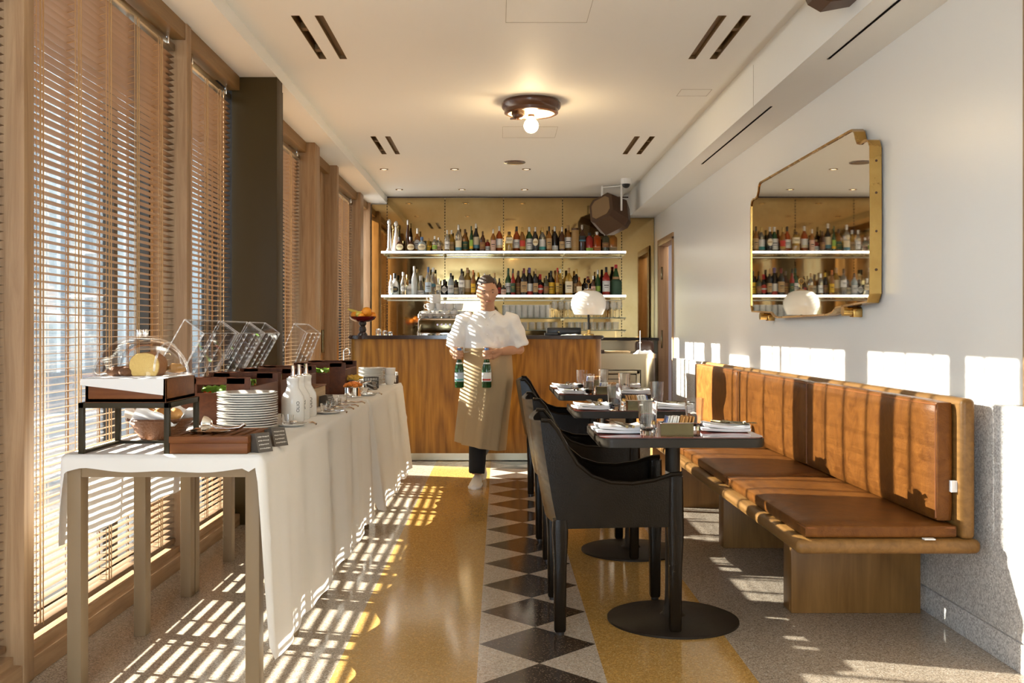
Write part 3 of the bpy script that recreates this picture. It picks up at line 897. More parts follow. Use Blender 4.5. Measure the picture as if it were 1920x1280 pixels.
def patch(bm, r, z0, z1, half, seg=12, oval=False, off=0.0006, diamond=False, sqk=0.0):
    cols = []
    for i in range(seg + 1):
        f = -1 + 2 * i / seg
        a = -PI / 2 + half * f
        zc, hz = (z0 + z1) / 2, (z1 - z0) / 2
        k = math.sqrt(max(0.03, 1 - f * f)) if oval else (max(0.04, 1 - abs(f)) if diamond else 1)
        kk = 1.0
        if sqk:
            p = 2 + sqk * 4
            kk = (abs(math.cos(a)) ** p + abs(math.sin(a)) ** p) ** (-1 / p)
            kk = 1 + (kk - 1) * sqk
        rr = r * kk + off
        cols.append([(rr * math.cos(a), rr * math.sin(a), zc - hz * k), (rr * math.cos(a), rr * math.sin(a), zc + hz * k)])
    vs0 = [[bm.verts.new(p) for p in c] for c in cols]
    for c, d in zip(vs0[:-1], vs0[1:]):
        bm.faces.new((c[0], d[0], d[1], c[1]))
CAPS = {k: mat('cap_' + k, c, 0.35, mt) for k, (c, mt) in {'black': ((.02, .018, .016), 0), 'silver': ((.7, .68, .64), 1), 'white': ((.75, .74, .7), 0), 'red': ((.45, .02, .02), 0),
        'gold': ((.6, .42, .15), 1), 'blue': ((.08, .16, .35), 0), 'orange': ((.6, .18, .03), 0), 'yellow': ((.8, .5, .03), 0), 'cork': ((.45, .28, .12), 0), 'purple': ((.13, .09, .25), 0), 'darkred': ((.16, .02, .02), 0), 'green': ((.03, .09, .05), 0), 'brown': ((.10, .05, .02), 0)}.items()}
def bottle(x, yb, zb, h, w, prof, glass, cap, lab, text, group, sq=0.0, lab2=None, oval=False, diamond=False, lz=(0.10, 0.45), cat='bottle'):
    t = thing('bottle', text, cat, (x, yb, zb), group=group)
    r = w / 2
    P = [(a * r, b * h) for a, b in PROF[prof]]
    bm = NB(); lathe(bm, P, 20, sq=sq); obj('glass_body', bm, BG[glass], t)
    z0 = P[-1][1]; rc = P[-1][0]
    bm = NB()
    if prof in ('knob', 'flare'):
        lathe(bm, [(rc, z0), (rc, z0 + .02 * h)], 16); ball(bm, (0, 0, h * .90), r * 0.62, 16, rz=h * .10)
    else:
        lathe(bm, [(rc * 1.12, z0 - 0.05 * h), (rc * 1.12, h - 0.004), (rc * 0.95, h)], 14)
    obj('cap', bm, CAPS[cap], t)
    if lab:
        rl = max(a for a, b in P if b <= lz[1] * h + 1e-6)
        bm = NB(); patch(bm, rl, lz[0] * h, lz[1] * h, R(75 if not (oval or diamond) else 60), oval=oval, diamond=diamond, sqk=sq); obj('paper_label', bm, LC[lab], t)
        bm = NB()
        a0, a1 = lz[0] * h, lz[1] * h
        if lab2:
            if oval: patch(bm, rl, a0 + (a1 - a0) * .42, a0 + (a1 - a0) * .60, R(48), off=0.0011, sqk=sq)
            else: patch(bm, rl, a0, a0 + (a1 - a0) * .30, R(75), off=0.0011, sqk=sq)
            obj('label_band', bm, LC[lab2], t)
        else:
            patch(bm, rl, a0 + (a1 - a0) * .55, a0 + (a1 - a0) * .63, R(38), off=0.0011, sqk=sq)
            patch(bm, rl, a0 + (a1 - a0) * .38, a0 + (a1 - a0) * .42, R(30), off=0.0011, sqk=sq)
            obj('label_print', bm, LC['black' if lab not in ('black', 'brown', 'darkgreen') else 'gold'], t)
    return t

SC = 1866.7 / 11.34
def X_of(px): return (px - 936) / SC
UP, LO = 'bottles on the upper bar shelf', 'bottles on the lower bar shelf'
ZU, ZL = 2.045, 1.55
# (zoom x, zoom top, zoom width, profile, glass, cap, label, label2, opts, words)
UL = [
 (185, 285, 72, 'flare', 'silver', 'silver', None, None, {}, 'tall silver bottle with ball stopper'),
 (257, 300, 76, 'knob', 'white', 'silver', None, None, {}, 'white painted bottle with silver ball stopper'),
 (305, 490, 92, 'squat', 'brown', 'black', 'cream', None, {'oval': True, 'lz': (.08, .50)}, 'squat dark brown bottle with round cream label'),
 (392, 290, 56, 'tall', 'brown', 'silver', None, None, {}, 'slender dark brown bottle with silver cap'),
 (432, 490, 92, 'squat', 'brown', 'black', 'cream', 'tan', {'oval': True, 'lz': (.08, .50)}, 'squat brown bottle with oval cream label'),
 (502, 385, 80, 'squat', 'amber', 'silver', 'silver', None, {'oval': True, 'lz': (.1, .5)}, 'amber round bottle with grey medallion'),
 (557, 490, 100, 'squat', 'paleblue', 'blue', 'cream', None, {'oval': True, 'lz': (.08, .5)}, 'squat pale blue bottle with blue cap'),
 (630, 500, 42, 'short', 'gold', 'cork', 'yellow', None, {}, 'little golden bottle with cork'),
 (703, 480, 58, 'std', 'clear', 'white', 'green', None, {'lz': (.15, .4)}, 'small clear bottle with green mark'),
 (745, 490, 56, 'std', 'clear', 'silver', 'pink', None, {'lz': (.15, .4)}, 'small clear bottle with pinkish label'),
 (845, 410, 56, 'std', 'clear', 'white', 'white', None, {}, 'clear bottle with white cap'),
 (893, 405, 64, 'std', 'gold', 'white', 'tan', None, {}, 'pale gold bottle with tan label'),
 (975, 350, 72, 'std', 'clear', 'silver', 'cream', 'blue', {'lz': (.04, .4)}, 'clear bottle with cream and blue label'),
 (1048, 395, 76, 'std', 'amber', 'brown', 'darkgreen', None, {}, 'amber bottle with dark green label'),
 (1120, 365, 42, 'wine', 'green', 'green', 'green', 'yellow', {}, 'slim green bottle'),
 (1172, 330, 76, 'wine', 'dark', 'silver', 'cream', 'blue', {'lz': (.12, .52)}, 'dark bottle with blue and cream label'),
 (1250, 425, 62, 'std', 'brown', 'brown', 'brown', None, {}, 'brown bottle with brown label'),
 (1305, 515, 60, 'short', 'red', 'cork', 'white', None, {}, 'short reddish bottle with white label'),
 (1370, 400, 60, 'std', 'amber', 'silver', 'pink', None, {'lz': (.02, .5)}, 'amber bottle with pale pink label'),
 (1440, 360, 80, 'std', 'orangered', 'silver', 'white', 'cream', {'lz': (.15, .5)}, 'reddish bottle with white label'),
]
UR = [
 (90, 425, 82, 'short', 'gold', 'brown', 'cream', None, {'sq': .8, 'lz': (.40, .70)}, 'square golden bottle with cream label'),
 (175, 360, 80, 'std', 'orangered', 'black', 'white', None, {'lz': (.14, .48)}, 'red-amber bottle with large white label'),
 (240, 375, 62, 'std', 'amber', 'gold', 'red', 'gold', {}, 'amber bottle with red and gold label'),
 (320, 365, 80, 'std', 'green', 'white', 'white', None, {'lz': (.08, .52)}, 'green bottle with white cap and label'),
 (388, 370, 66, 'std', 'dark', 'silver', 'cream', 'tan', {'oval': True, 'lz': (.22, .52)}, 'dark bottle with narrow oval label'),
 (470, 370, 80, 'std', 'clear', 'gold', 'white', 'teal', {'lz': (.08, .50)}, 'clear bottle with white and teal label'),
 (545, 365, 64, 'std', 'amber', 'black', 'tan', None, {'lz': (.1, .52)}, 'amber bottle with tall tan label'),
 (612, 360, 80, 'std', 'dark', 'silver', 'white', 'cream', {'lz': (.02, .24)}, 'dark bottle with low white label'),
 (692, 370, 64, 'std', 'brown', 'silver', 'tan', None, {'lz': (.1, .4)}, 'brown bottle with tan label'),
 (765, 345, 86, 'std', 'amber', 'cork', 'white', None, {'lz': (.14, .54)}, 'amber bottle with tall white label and cork'),
 (842, 385, 88, 'can', 'tan', 'brown', None, None, {}, 'ribbed tan gift canister'),
 (925, 340, 76, 'std', 'brown', 'silver', 'black', 'blue', {'sq': .9, 'lz': (.38, .58)}, 'square brown bottle with slanting black label'),
 (1005, 435, 80, 'short', 'red', 'black', 'green', None, {'lz': (.03, .18)}, 'ruby bottle with green base label'),
 (1095, 420, 92, 'short', 'orangered', 'silver', 'orange', None, {'sq': .9, 'lz': (.05, .25)}, 'square orange-red bottle'),
 (1188, 430, 78, 'short', 'olive', 'silver', 'brown', None, {'lz': (.2, .45)}, 'olive bottle with brown label'),
 (1277, 420, 96, 'short', 'amber', 'silver', 'tan', None, {'sq': .9, 'lz': (.04, .24)}, 'square amber bottle with tan base label'),
]
LLs = [
 (205, 930, 52, 'std', 'silver', 'silver', 'white', None, {}, 'slim silver and white bottle'),
 (242, 905, 98, 'squat', 'white', 'black', 'black', None, {'oval': True, 'lz': (.12, .4)}, 'black and white splashed bottle'),
 (345, 895, 66, 'tall', 'clear', 'silver', 'silver', None, {'oval': True, 'lz': (.15, .4)}, 'clear slender bottle with grey label'),
 (420, 980, 94, 'apoth', 'white', 'black', 'silver', None, {'oval': True, 'lz': (.2, .45)}, 'white porcelain jug bottle'),
 (470, 825, 68, 'tall', 'frost', 'silver', None, None, {}, 'tall frosted bottle'),
 (542, 930, 100, 'cone', 'clear', 'white', 'white', None, {'lz': (.04, .24)}, 'clear conical bottle with white cap'),
 (630, 835, 74, 'std', 'clear', 'blue', 'paleblue', None, {}, 'clear bottle with blue cap'),
 (682, 840, 76, 'tall', 'clear', 'white', 'blue', 'blue', {'oval': True, 'lz': (.3, .42)}, 'clear bottle with dark blue seal'),
 (745, 965, 56, 'apoth', 'clear', 'silver', 'cream', None, {'lz': (.3, .62)}, 'small clear bottle with cream label'),
 (810, 975, 90, 'apoth', 'dark', 'black', 'white', None, {'diamond': True, 'lz': (.10, .60)}, 'dark bottle with white diamond label'),
 (887, 905, 70, 'std', 'paleblue', 'black', 'silver', None, {}, 'blue-grey bottle with silver label'),
 (942, 980, 76, 'apoth', 'brown', 'black', 'cream', None, {'lz': (.08, .5)}, 'small brown bottle with cream label'),
 (1010, 855, 70, 'std', 'clear', 'black', 'white', None, {'lz': (.3, .56)}, 'clear bottle with black cap'),
 (1075, 840, 86, 'std', 'gold', 'cork', 'cream', 'tan', {'lz': (.12, .55)}, 'golden bottle with long cream label'),
 (1142, 870, 54, 'std', 'amber', 'orange', 'yellow', None, {}, 'slim amber bottle with orange neck'),
 (1200, 895, 60, 'std', 'dark', 'yellow', 'brown', None, {}, 'dark bottle with yellow cap'),
 (1272, 910, 52, 'std', 'clear', 'silver', 'white', None, {}, 'clear bottle with pale label'),
 (1330, 915, 56, 'std', 'amber', 'brown', 'cream', None, {}, 'amber bottle with cream label behind the waiter'),
 (1385, 905, 56, 'std', 'clear', 'cork', 'tan', None, {}, 'clear corked bottle behind the waiter'),
 (1440, 960, 54, 'std', 'brown', 'black', 'red', None, {}, 'brown bottle with red label behind the waiter'),
]
LRs = [
 (25, 1040, 60, 'short', 'dark', 'black', 'pink', None, {'lz': (.06, .6)}, 'short dark bottle with pinkish label'),
 (80, 840, 74, 'wine', 'green', 'green', 'white', None, {'lz': (.1, .45)}, 'dark green bottle with white label'),
 (133, 850, 54, 'wine', 'red', 'black', 'darkgreen', None, {}, 'dark red bottle'),
 (195, 870, 80, 'std', 'brown', 'brown', 'brown', None, {'lz': (.06, .5)}, 'brown bottle with bronze label'),
 (258, 845, 76, 'std', 'dark', 'darkred', 'tan', None, {'lz': (.1, .5)}, 'dark bottle with tan label and red cap'),
 (322, 835, 90, 'std', 'dark', 'purple', 'white', 'red', {'lz': (.02, .42)}, 'dark bottle with red and white label'),
 (390, 850, 60, 'std', 'dark', 'cork', 'tan', None, {}, 'dark bottle with small tan label'),
 (445, 910, 82, 'apoth', 'dark', 'red', 'red', 'white', {'oval': True, 'lz': (.08, .5)}, 'dark bottle with round red label'),
 (512, 930, 60, 'std', 'olive', 'black', 'brown', None, {}, 'olive bottle with brown label'),
 (570, 870, 86, 'std', 'dark', 'black', 'yellow', None, {'lz': (.06, .52)}, 'dark bottle with big yellow label'),
 (640, 840, 42, 'tall', 'amber', 'red', 'gold', None, {}, 'slim amber bottle with red cap'),
 (676, 850, 52, 'tall', 'gold', 'silver', 'gold', None, {'lz': (.1, .6)}, 'slim golden carved bottle'),
 (770, 840, 86, 'std', 'gold', 'cork', 'cream', None, {'lz': (.08, .5)}, 'golden bottle with wide cream label'),
 (860, 850, 72, 'std', 'dark', 'gold', 'tan', None, {}, 'dark bottle with gold cap'),
 (887, 945, 62, 'std', 'amber', 'orange', 'cream', 'orange', {'lz': (.05, .48)}, 'short amber bottle with orange cap'),
 (990, 935, 90, 'std', 'dark', 'darkred', 'white', None, {'lz': (.05, .35)}, 'dark bottle above the table lamp'),
 (1047, 930, 52, 'std', 'brown', 'silver', 'pink', None, {}, 'brown bottle with pink label'),
 (1105, 860, 70, 'wine', 'green', 'silver', 'green', 'darkgreen', {'lz': (.06, .36)}, 'green bottle with light green label'),
 (1195, 830, 86, 'std', 'red', 'black', 'silver', None, {'lz': (.12, .5)}, 'bright red bottle with silver label'),
 (1312, 800, 136, 'jug', 'olive', 'red', None, None, {}, 'big green bottle in a dark wicker jacket'),
]
LC['paleblue'] = mat('label_pale_blue', (0.5, 0.6, 0.68), 0.6)
def place(rows, off, sc, zbase, zb, group, start, shelf):
    n = start
    for i, (zx, zt, zw, prof, glass, cap, lab, lab2, op, words) in enumerate(rows):
        px = off + zx / sc
        h = (zbase - zt) / sc / SC
        w = zw / sc / SC
        n += 1
        text = '%s, %s from the window on the %s shelf' % (words, ORD[n], shelf)
        x = X_of(px)
        yb = 11.33 + (0.035 if i % 2 else -0.02)
        if prof == 'can':
            t = thing('gift_canister', text, 'canister', (x, yb, zb), group=group)
            bm = NB(); r = w / 2
            pr = []
            for k in range(10):
                z = h * .92 * k / 10; pr += [(r, z + .001), (r, z + h * .08), (r * .97, z + h * .085)]
            lathe(bm, pr, 24); obj('tube', bm, BG['tan'], t)
            bm = NB(); cyl(bm, (0, 0), r * 1.02, h * .92, h); obj('lid', bm, CAPS['brown'], t)
            continue
        if prof == 'jug':
            t = thing('wicker_bottle', text, 'bottle', (x, yb, zb), group=group)
            r = w / 2
            bm = NB(); pr = []
            for k in range(13):
                z = h * .46 * k / 12; pr.append((r * (1 if k % 2 else .97), z))
            pr.append((r * .80, h * .5)); lathe(bm, pr, 24); obj('wicker_jacket', bm, LC['darkgreen'], t)
            bm = NB(); lathe(bm, [(r * .66, h * .49), (r * .6, h * .58), (r * .42, h * .72), (r * .26, h * .82), (r * .24, h * .95)], 20); obj('glass_body', bm, BG['green'], t)
            bm = NB(); cyl(bm, (0, 0), r * .27, h * .88, h, 14); obj('cap', bm, CAPS['red'], t)
            bm = NB(); patch(bm, r * .63, h * .52, h * .60, R(60)); obj('paper_label', bm, LC['tan'], t)
            continue
        kw = dict(op)
        bottle(x, yb, zb, h, w, prof, glass, cap, lab, text, group, lab2=lab2, **kw)
    return n
n = place(UL, 700, 6.096, 655, ZU, UP, 0, 'upper')
place(UR, 940, 6.097, 650, ZU, UP, n, 'upper')
n = place(LLs, 700, 6.096, 1155, ZL, LO, 0, 'lower')
place(LRs, 940, 6.097, 1150, ZL, LO, n, 'lower')

# ------------------------------------------------------------------ glassware on the glass shelves
def tumbler_bm(bm, r, h, tap=0.9, th=0.0022, base=0.012, seg=20):
    lathe(bm, [(r * tap, 0), (r, h), (r - th, h), (r * tap - th, base), (0, base)], seg, cap=False)
    # close bottom
    t2 = [v for v in bm.verts if abs(v.co.z) < 1e-6]
    bmesh.ops.contextual_create(bm, geom=t2)
bm = NB(); tumbler_bm(bm, 0.032, 0.145, 0.92); hb = obj('highball_glass', bm, 'thinglass')
tag(hb, '', 'glass', 'highball glasses on the upper glass shelf')
k = 0
for row in range(2):
    for i in range(8):
        o = hb if k == 0 else hb.copy()
        if k: C.objects.link(o)
        o.location = (0.085 + i * 0.068 - row * 0.02, 11.30 + row * 0.09, 1.295)
        o['label'] = 'clear highball glass, %s from the waiter in the %s row on the upper glass shelf' % (ORD[i + 1], ['front', 'back'][row])
        k += 1
bm = NB(); tumbler_bm(bm, 0.036, 0.09, 0.9); rk = obj('rocks_glass', bm, 'thinglass'); tag(rk, '', 'glass', 'tumblers on the lowest glass shelf')
k = 0
for i in range(14):
    o = rk if k == 0 else rk.copy()
    if k: C.objects.link(o)
    x = 0.12 + i * 0.085 + (0.10 if i > 6 else 0)
    o.location = (x, 11.31, 1.155)
    o['label'] = 'low clear tumbler, %s from the waiter along the lowest glass shelf' % ORD[i + 1]
    k += 1
wg = thing('wine_glass', '', 'glass', (0, 0, 0), group='stem glasses on the upper glass shelf')
bm = NB(); lathe(bm, [(0.006, 0.085), (0.028, 0.10), (0.036, 0.125), (0.034, 0.16), (0.029, 0.185), (0.027, 0.185), (0.032, 0.16), (0.034, 0.125), (0.026, 0.103), (0.002, 0.092)], 20, cap=False); obj('bowl', bm, 'thinglass', wg)
bm = NB(); lathe(bm, [(0.030, 0), (0.030, 0.002), (0.006, 0.006), (0.0035, 0.02), (0.0035, 0.08), (0.006, 0.086)], 16); obj('stem', bm, 'glass', wg)
for i in range(10):
    x = (0.63 + i * 0.075) if i < 5 else (1.08 + (i - 5) * 0.072)
    lab = 'stemmed wine glass, %s from the bar lamp side on the upper glass shelf' % ORD[i + 1]
    if i == 0:
        wg.location = (x, 11.32, 1.295); wg['label'] = lab
    else:
        dup(wg, (x, 11.32 + 0.03 * (i % 2), 1.295), None, lab)

# ------------------------------------------------------------------ espresso machine and cups
t = thing('espresso_machine', 'chrome espresso machine behind the bar with cups stacked on top', 'coffee machine', (-0.53, 9.65, 0.90))
bm = NB(); box(bm, -0.25, 0.25, -0.10, 0.22, 0.0, 0.365, 0.02); obj('body', bm, 'chrome', t)
bm = NB(); box(bm, -0.245, 0.245, -0.12, -0.09, 0.22, 0.345, 0.01); obj('control_panel', bm, 'darksteel', t)
bm = NB()
for a, b in ((-0.25, -0.24), (0.24, 0.25)): box(bm, a, b, -0.1, 0.22, 0.365, 0.40)
for zz in (0.385, 0.40): bar(bm, (-0.245, -0.1, zz), (0.245, -0.1, zz), 0.004)
obj('cup_rail', bm, 'chrome', t)
for x in (-0.12, 0.0, 0.12):
    bm = NB(); cyl(bm, (x, -0.15), 0.035, 0.15, 0.21); bar(bm, (x, -0.17, 0.17), (x - 0.01, -0.245, 0.16), 0.012, 10); obj('portafilter', bm, 'darksteel', t)
for k, x in enumerate((-0.08, -0.04, 0.0, 0.04)):
    bm = NB(); cyl(bm, (x + 0.02, 0), 0.01, 0, 0.01)
    bmesh.ops.transform(bm, matrix=Matrix.Translation((0, -0.122, 0.30)) @ Matrix.Rotation(R(90), 4, 'X'), verts=bm.verts); obj('button', bm, BG['red'], t)
bm = NB(); tube(bm, [(-0.22, -0.14, 0.30), (-0.25, -0.16, 0.22), (-0.24, -0.17, 0.14)], 0.006); obj('steam_wand', bm, 'chrome', t)
bm = NB(); box(bm, -0.95, 0.85, 9.40, 10.0, 0, 0.90); tag(obj('work_counter', bm, 'steel', smooth=False), 'steel work counter behind the bar under the espresso machine', 'counter')
cup0 = thing('coffee_cup', '', 'cup', (0, 0, 0), group='white cups on the espresso machine')
bm = NB(); lathe(bm, [(0.024, 0), (0.036, 0.02), (0.042, 0.05), (0.043, 0.07), (0.040, 0.07), (0.034, 0.02), (0.001, 0.01)], 20, cap=False); obj('bowl', bm, 'ceramic', cup0)
bm = NB(); tube(bm, [(-0.040, 0, 0.056), (-0.058, 0, 0.060), (-0.065, 0, 0.042), (-0.055, 0, 0.024), (-0.037, 0, 0.022)], 0.005); obj('handle', bm, 'ceramic', cup0)
k = 0
for row, (nn, x0, z, yy) in enumerate(((5, -0.71, 1.265, 9.63), (5, -0.69, 1.265, 9.75), (4, -0.665, 1.337, 9.64), (3, -0.62, 1.337, 9.75))):
    for i in range(nn):
        lab = 'white coffee cup, %s from the window, %s on the espresso machine' % (ORD[i + 1], ['front bottom row', 'rear bottom row', 'front upper row', 'rear upper row'][row])
        loc = (x0 + i * 0.092, yy, z)
        if k == 0:
            cup0.location = loc; cup0['label'] = lab
        else:
            dup(cup0, loc, R(random.uniform(-40, 40)), lab)
        k += 1
mug = thing('coffee_mug', 'large straight white mug topping the cups on the espresso machine', 'mug', (-0.62, 9.66, 1.409))
bm = NB(); lathe(bm, [(0.05, 0), (0.055, 0.01), (0.055, 0.085), (0.051, 0.085), (0.05, 0.012), (0.001, 0.01)], 22, cap=False); obj('bowl', bm, 'ceramic', mug)
bm = NB(); tube(bm, [(-0.052, 0, 0.07), (-0.078, 0, 0.068), (-0.083, 0, 0.045), (-0.074, 0, 0.022), (-0.052, 0, 0.018)], 0.006); obj('handle', bm, 'ceramic', mug)
ec0 = thing('espresso_cup', '', 'cup', (0, 0, 0), group='small cups along the machine rail')
bm = NB(); lathe(bm, [(0.016, 0), (0.024, 0.012), (0.028, 0.045), (0.026, 0.045), (0.022, 0.012), (0.001, 0.006)], 16, cap=False); obj('bowl', bm, 'ceramic', ec0)
for i in range(6):
    loc = (-0.735 + i * 0.075, 9.575, 1.265); lab = 'tiny espresso cup by the machine rail, %s from the window' % ORD[i + 1]
    if i == 0: ec0.location = loc; ec0['label'] = lab
    else: dup(ec0, loc, None, lab)

# ------------------------------------------------------------------ things on the bar top
BT = 1.10
t = thing('table_lamp', 'white opal glass dome lamp with brass ring standing on the bar', 'lamp', (0.795, 8.86, BT))
bm = NB(); lathe(bm, [(0.05, 0.0), (0.05, 0.012), (0.012, 0.02)], 24); obj('base', bm, 'brass', t)
bm = NB(); cyl(bm, (0, 0), 0.010, 0.015, 0.24, 14); obj('stem', bm, 'darkmetal', t)
bm = NB(); cyl(bm, (0, 0), 0.014, 0.015, 0.05, 14); obj('collar', bm, 'brass', t)
pr = []
for i in range(20):
    a = R(-38 + 118 * i / 19)
    pr.append((0.157 * math.cos(a) ** 0.75, 0.272 + 0.105 + 0.0 + 0.125 * math.sin(a) - 0.10))
pr = [(0.128, 0.185)] + pr[1:]
inner = [(max(0.002, r - 0.005), z - 0.003) for r, z in reversed(pr)]
bm = NB(); lathe(bm, pr + inner, 36, cap=False); obj('lamp_shade', bm, 'opal', t, ang=60)
zt = pr[-1][1]
bm = NB(); lathe(bm, [(0.05, zt - 0.006), (0.045, zt + 0.004), (0.01, zt + 0.008)], 20); obj('cap', bm, 'brass', t)
bm = NB(); bar(bm, (0, 0, zt), (0, 0, zt + 0.06), 0.004)
ringp = [(0.024 * math.cos(2 * PI * i / 20), 0, zt + 0.084 + 0.024 * math.sin(2 * PI * i / 20)) for i in range(21)]
tube(bm, ringp, 0.003, 6); obj('ring', bm, 'brass', t)

t = thing('fruit_bowl', 'dark red glass fruit bowl on a turned stem at the window end of the bar', 'bowl', (-1.225, 8.93, BT))
bm = NB(); lathe(bm, [(0.045, 0), (0.043, 0.012), (0.028, 0.03), (0.034, 0.05), (0.030, 0.07), (0.022, 0.082), (0.034, 0.10), (0.034, 0.115), (0.02, 0.125)], 24); obj('stem', bm, 'darkturn', t)
bm = NB(); lathe(bm, [(0.02, 0.118), (0.07, 0.125), (0.105, 0.142), (0.122, 0.168), (0.119, 0.168), (0.10, 0.146), (0.066, 0.131), (0.001, 0.128)], 32, cap=False); obj('bowl', bm, 'redglass', t)
FB = (-1.225, 8.93, BT)
og = NB(); ball(og, (0, 0, 0), 0.046, 20); o0 = obj('orange', og, 'orange'); tag(o0, '', 'orange', 'oranges in the fruit bowl')
for i, (dx, dy, dz, s, lb) in enumerate(((0.040, -0.02, 0.208, 1.05, 'large orange on top of the fruit bowl'), (-0.07, -0.01, 0.178, .8, 'small orange at the window side of the fruit bowl'), (0.085, 0.03, 0.175, .8, 'orange at the rim of the fruit bowl towards the mirror'), (0.0, 0.06, 0.18, .95, 'orange at the back of the fruit bowl'), (0.0, -0.075, 0.166, .7, 'little orange in the front of the fruit bowl'))):
    o = o0 if i == 0 else o0.copy()
    if i: C.objects.link(o)
    o.location = (FB[0] + dx, FB[1] + dy, FB[2] + dz); o.scale = (s, s, s * .95); o['label'] = lb
bm = NB(); tube(bm, [(-0.02, 0.0, 0.19), (-0.055, 0.0, 0.205), (-0.10, 0, 0.222), (-0.135, 0.0, 0.238)], [0.016, 0.018, 0.014, 0.005], 10); o = obj('banana', bm, 'banana'); o.location = FB; tag(o, 'yellow banana pointing out of the fruit bowl', 'banana')
bm = NB(); ball(bm, (-0.025, -0.045, 0.188), 0.032, 16, rz=0.028); o = obj('lemon', bm, 'lemon'); o.location = FB; tag(o, 'yellow lemon between the oranges of the fruit bowl', 'lemon')
for i, (x, h, r, lb) in enumerate(((-1.075, 0.062, 0.024, 'small lidded glass jar on the bar beside the fruit bowl'), (-1.02, 0.045, 0.018, 'little glass bottle on the bar, second jar from the fruit bowl'), (-0.975, 0.035, 0.02, 'low glass pot on the bar, third jar from the fruit bowl'))):
    t = thing('glass_jar', lb, 'jar', (x, 8.86 + .02 * i, BT), group='small jars on the bar')
    bm = NB(); tumbler_bm(bm, r, h * .8, 0.95); obj('body', bm, 'glass', t)
    bm = NB(); lathe(bm, [(r * .9, h * .8), (r * .9, h * .9), (r * .3, h)], 14); obj('lid', bm, 'chrome', t)
t = thing('till_tray', 'black till tray with a raised back on the bar beside the lamp', 'tray', (0.585, 8.98, BT))
bm = NB(); box(bm, -0.155, 0.155, 0.0, 0.16, 0, 0.07, 0.012); obj('case', bm, 'black', t)
bm = NB(); box(bm, -0.18, -0.06, -0.12, -0.005, 0, 0.022, 0.005); obj('flap', bm, 'black', t)
bm = NB(); box(bm, -0.065, -0.045, -0.12, -0.02, 0.022, 0.036, 0.003); obj('clip', bm, 'darksteel', t)
bm = NB(); crumple(bm, 0.18, 0.10, 0.012, 8); o = obj('paper_sheets', bm, 'white'); o.location = (0.645, 8.85, BT); tag(o, 'loose white papers on the bar in front of the till tray', 'paper')

# ------------------------------------------------------------------ hanging speakers, ceiling fittings
def speaker(loc, rot, label, brk):
    t = thing('loudspeaker', label, 'speaker', loc, group='brown loudspeakers')
    t.rotation_euler = rot
    def octo(s, c): return [(-s + c, -s), (s - c, -s), (s, -s + c), (s, s - c), (s - c, s), (-s + c, s), (-s, s - c), (-s, -s + c)]
    bm = NB()
    rs = [[Vector((p[0], y, p[1])) for p in octo(s, c)] for y, s, c in ((-0.17, 0.13, 0.045), (-0.165, 0.15, 0.05), (0.06, 0.185, 0.06), (0.17, 0.14, 0.05))]
    rings(bm, rs); obj('cabinet', bm, 'speaker', t, ang=25)
    bm = NB(); prism(bm, octo(0.115, 0.045), 'Y', -0.176, -0.169); obj('grille', bm, 'grille', t)
    return t
sp = speaker((1.20, 10.75, 2.40), (R(-22), R(-20), R(-38)), 'brown octagonal loudspeaker hung over the bar end of the bottle shelves', None)
bm = NB(); box(bm, 1.095, 1.115, 10.70, 10.72, 2.56, 2.70); box(bm, 1.29, 1.31, 10.58, 10.60, 2.42, 2.70, 0.004); bar(bm, (1.105, 10.71, 2.685), (1.30, 10.59, 2.685), 0.008)
o = obj('bracket', bm, 'white'); o.parent = sp; o.matrix_parent_inverse = (Matrix.Translation(sp.location) @ sp.rotation_euler.to_matrix().to_4x4()).inverted()
sp2 = speaker((1.41, 4.20, 2.60), (R(0), 0, R(90)), 'small brown loudspeaker under the ceiling bulkhead, nearest the camera', None); sp2.scale = (.55, .55, .55)

t = thing('ceiling_lamp', 'round brown ceiling lamp with a single bare globe bulb', 'lamp', (0.218, 6.79, CZ))
bm = NB(); lathe(bm, [(0.19, 0), (0.205, -0.02), (0.20, -0.045), (0.185, -0.06), (0.183, -0.082), (0.17, -0.088), (0.16, -0.088), (0.158, -0.082)], 48, cap=False); obj('housing', bm, 'brown', t)
bm = NB(); lathe(bm, [(0.16, -0.084), (0.13, -0.06), (0.07, -0.05), (0.04, -0.065), (0.025, -0.09), (0.02, -0.09)], 36, cap=False); obj('reflector', bm, 'cream', t)
bm = NB(); cyl(bm, (0, 0), 0.022, -0.105, -0.085, 18); obj('socket', bm, 'brown', t)
bm = NB(); lathe(bm, [(0.018, -0.103), (0.018, -0.125), (0.032, -0.14)], 18, cap=False); ball(bm, (0, 0, -0.165), 0.05, 24); obj('bulb', bm, 'bulb', t)
bm = NB(); cyl(bm, (-0.09, -0.05), 0.045, -0.10, -0.075, 20); ball(bm, (-0.09, -0.07, -0.112), 0.04, 16, rz=0.028); box(bm, -0.145, -0.10, -0.10, -0.08, -0.142, -0.132, 0.003); obj('sensor', bm, 'brown', t)
pl = bpy.data.lights.new('globe_glow', 'POINT'); pl.energy = 4; pl.color = (1, .72, .4); pl.shadow_soft_size = 0.06
plo = bpy.data.objects.new('globe_glow', pl); C.objects.link(plo); plo.location = (0.218, 6.79, CZ - 0.165)
plo.location.z -= 0.09
dl0 = thing('downlight', '', 'spotlight', (0, 0, 0), group='recessed ceiling spotlights')
bm = NB(); lathe(bm, [(0.042, 0.0), (0.042, -0.004), (0.030, -0.006), (0.029, 0.0)], 24, cap=False); obj('trim_ring', bm, 'brown', dl0)
bm = NB(); lathe(bm, [(0.029, -0.001), (0.001, -0.0015)], 20); obj('glow', bm, 'lampglow', dl0)
k = 0
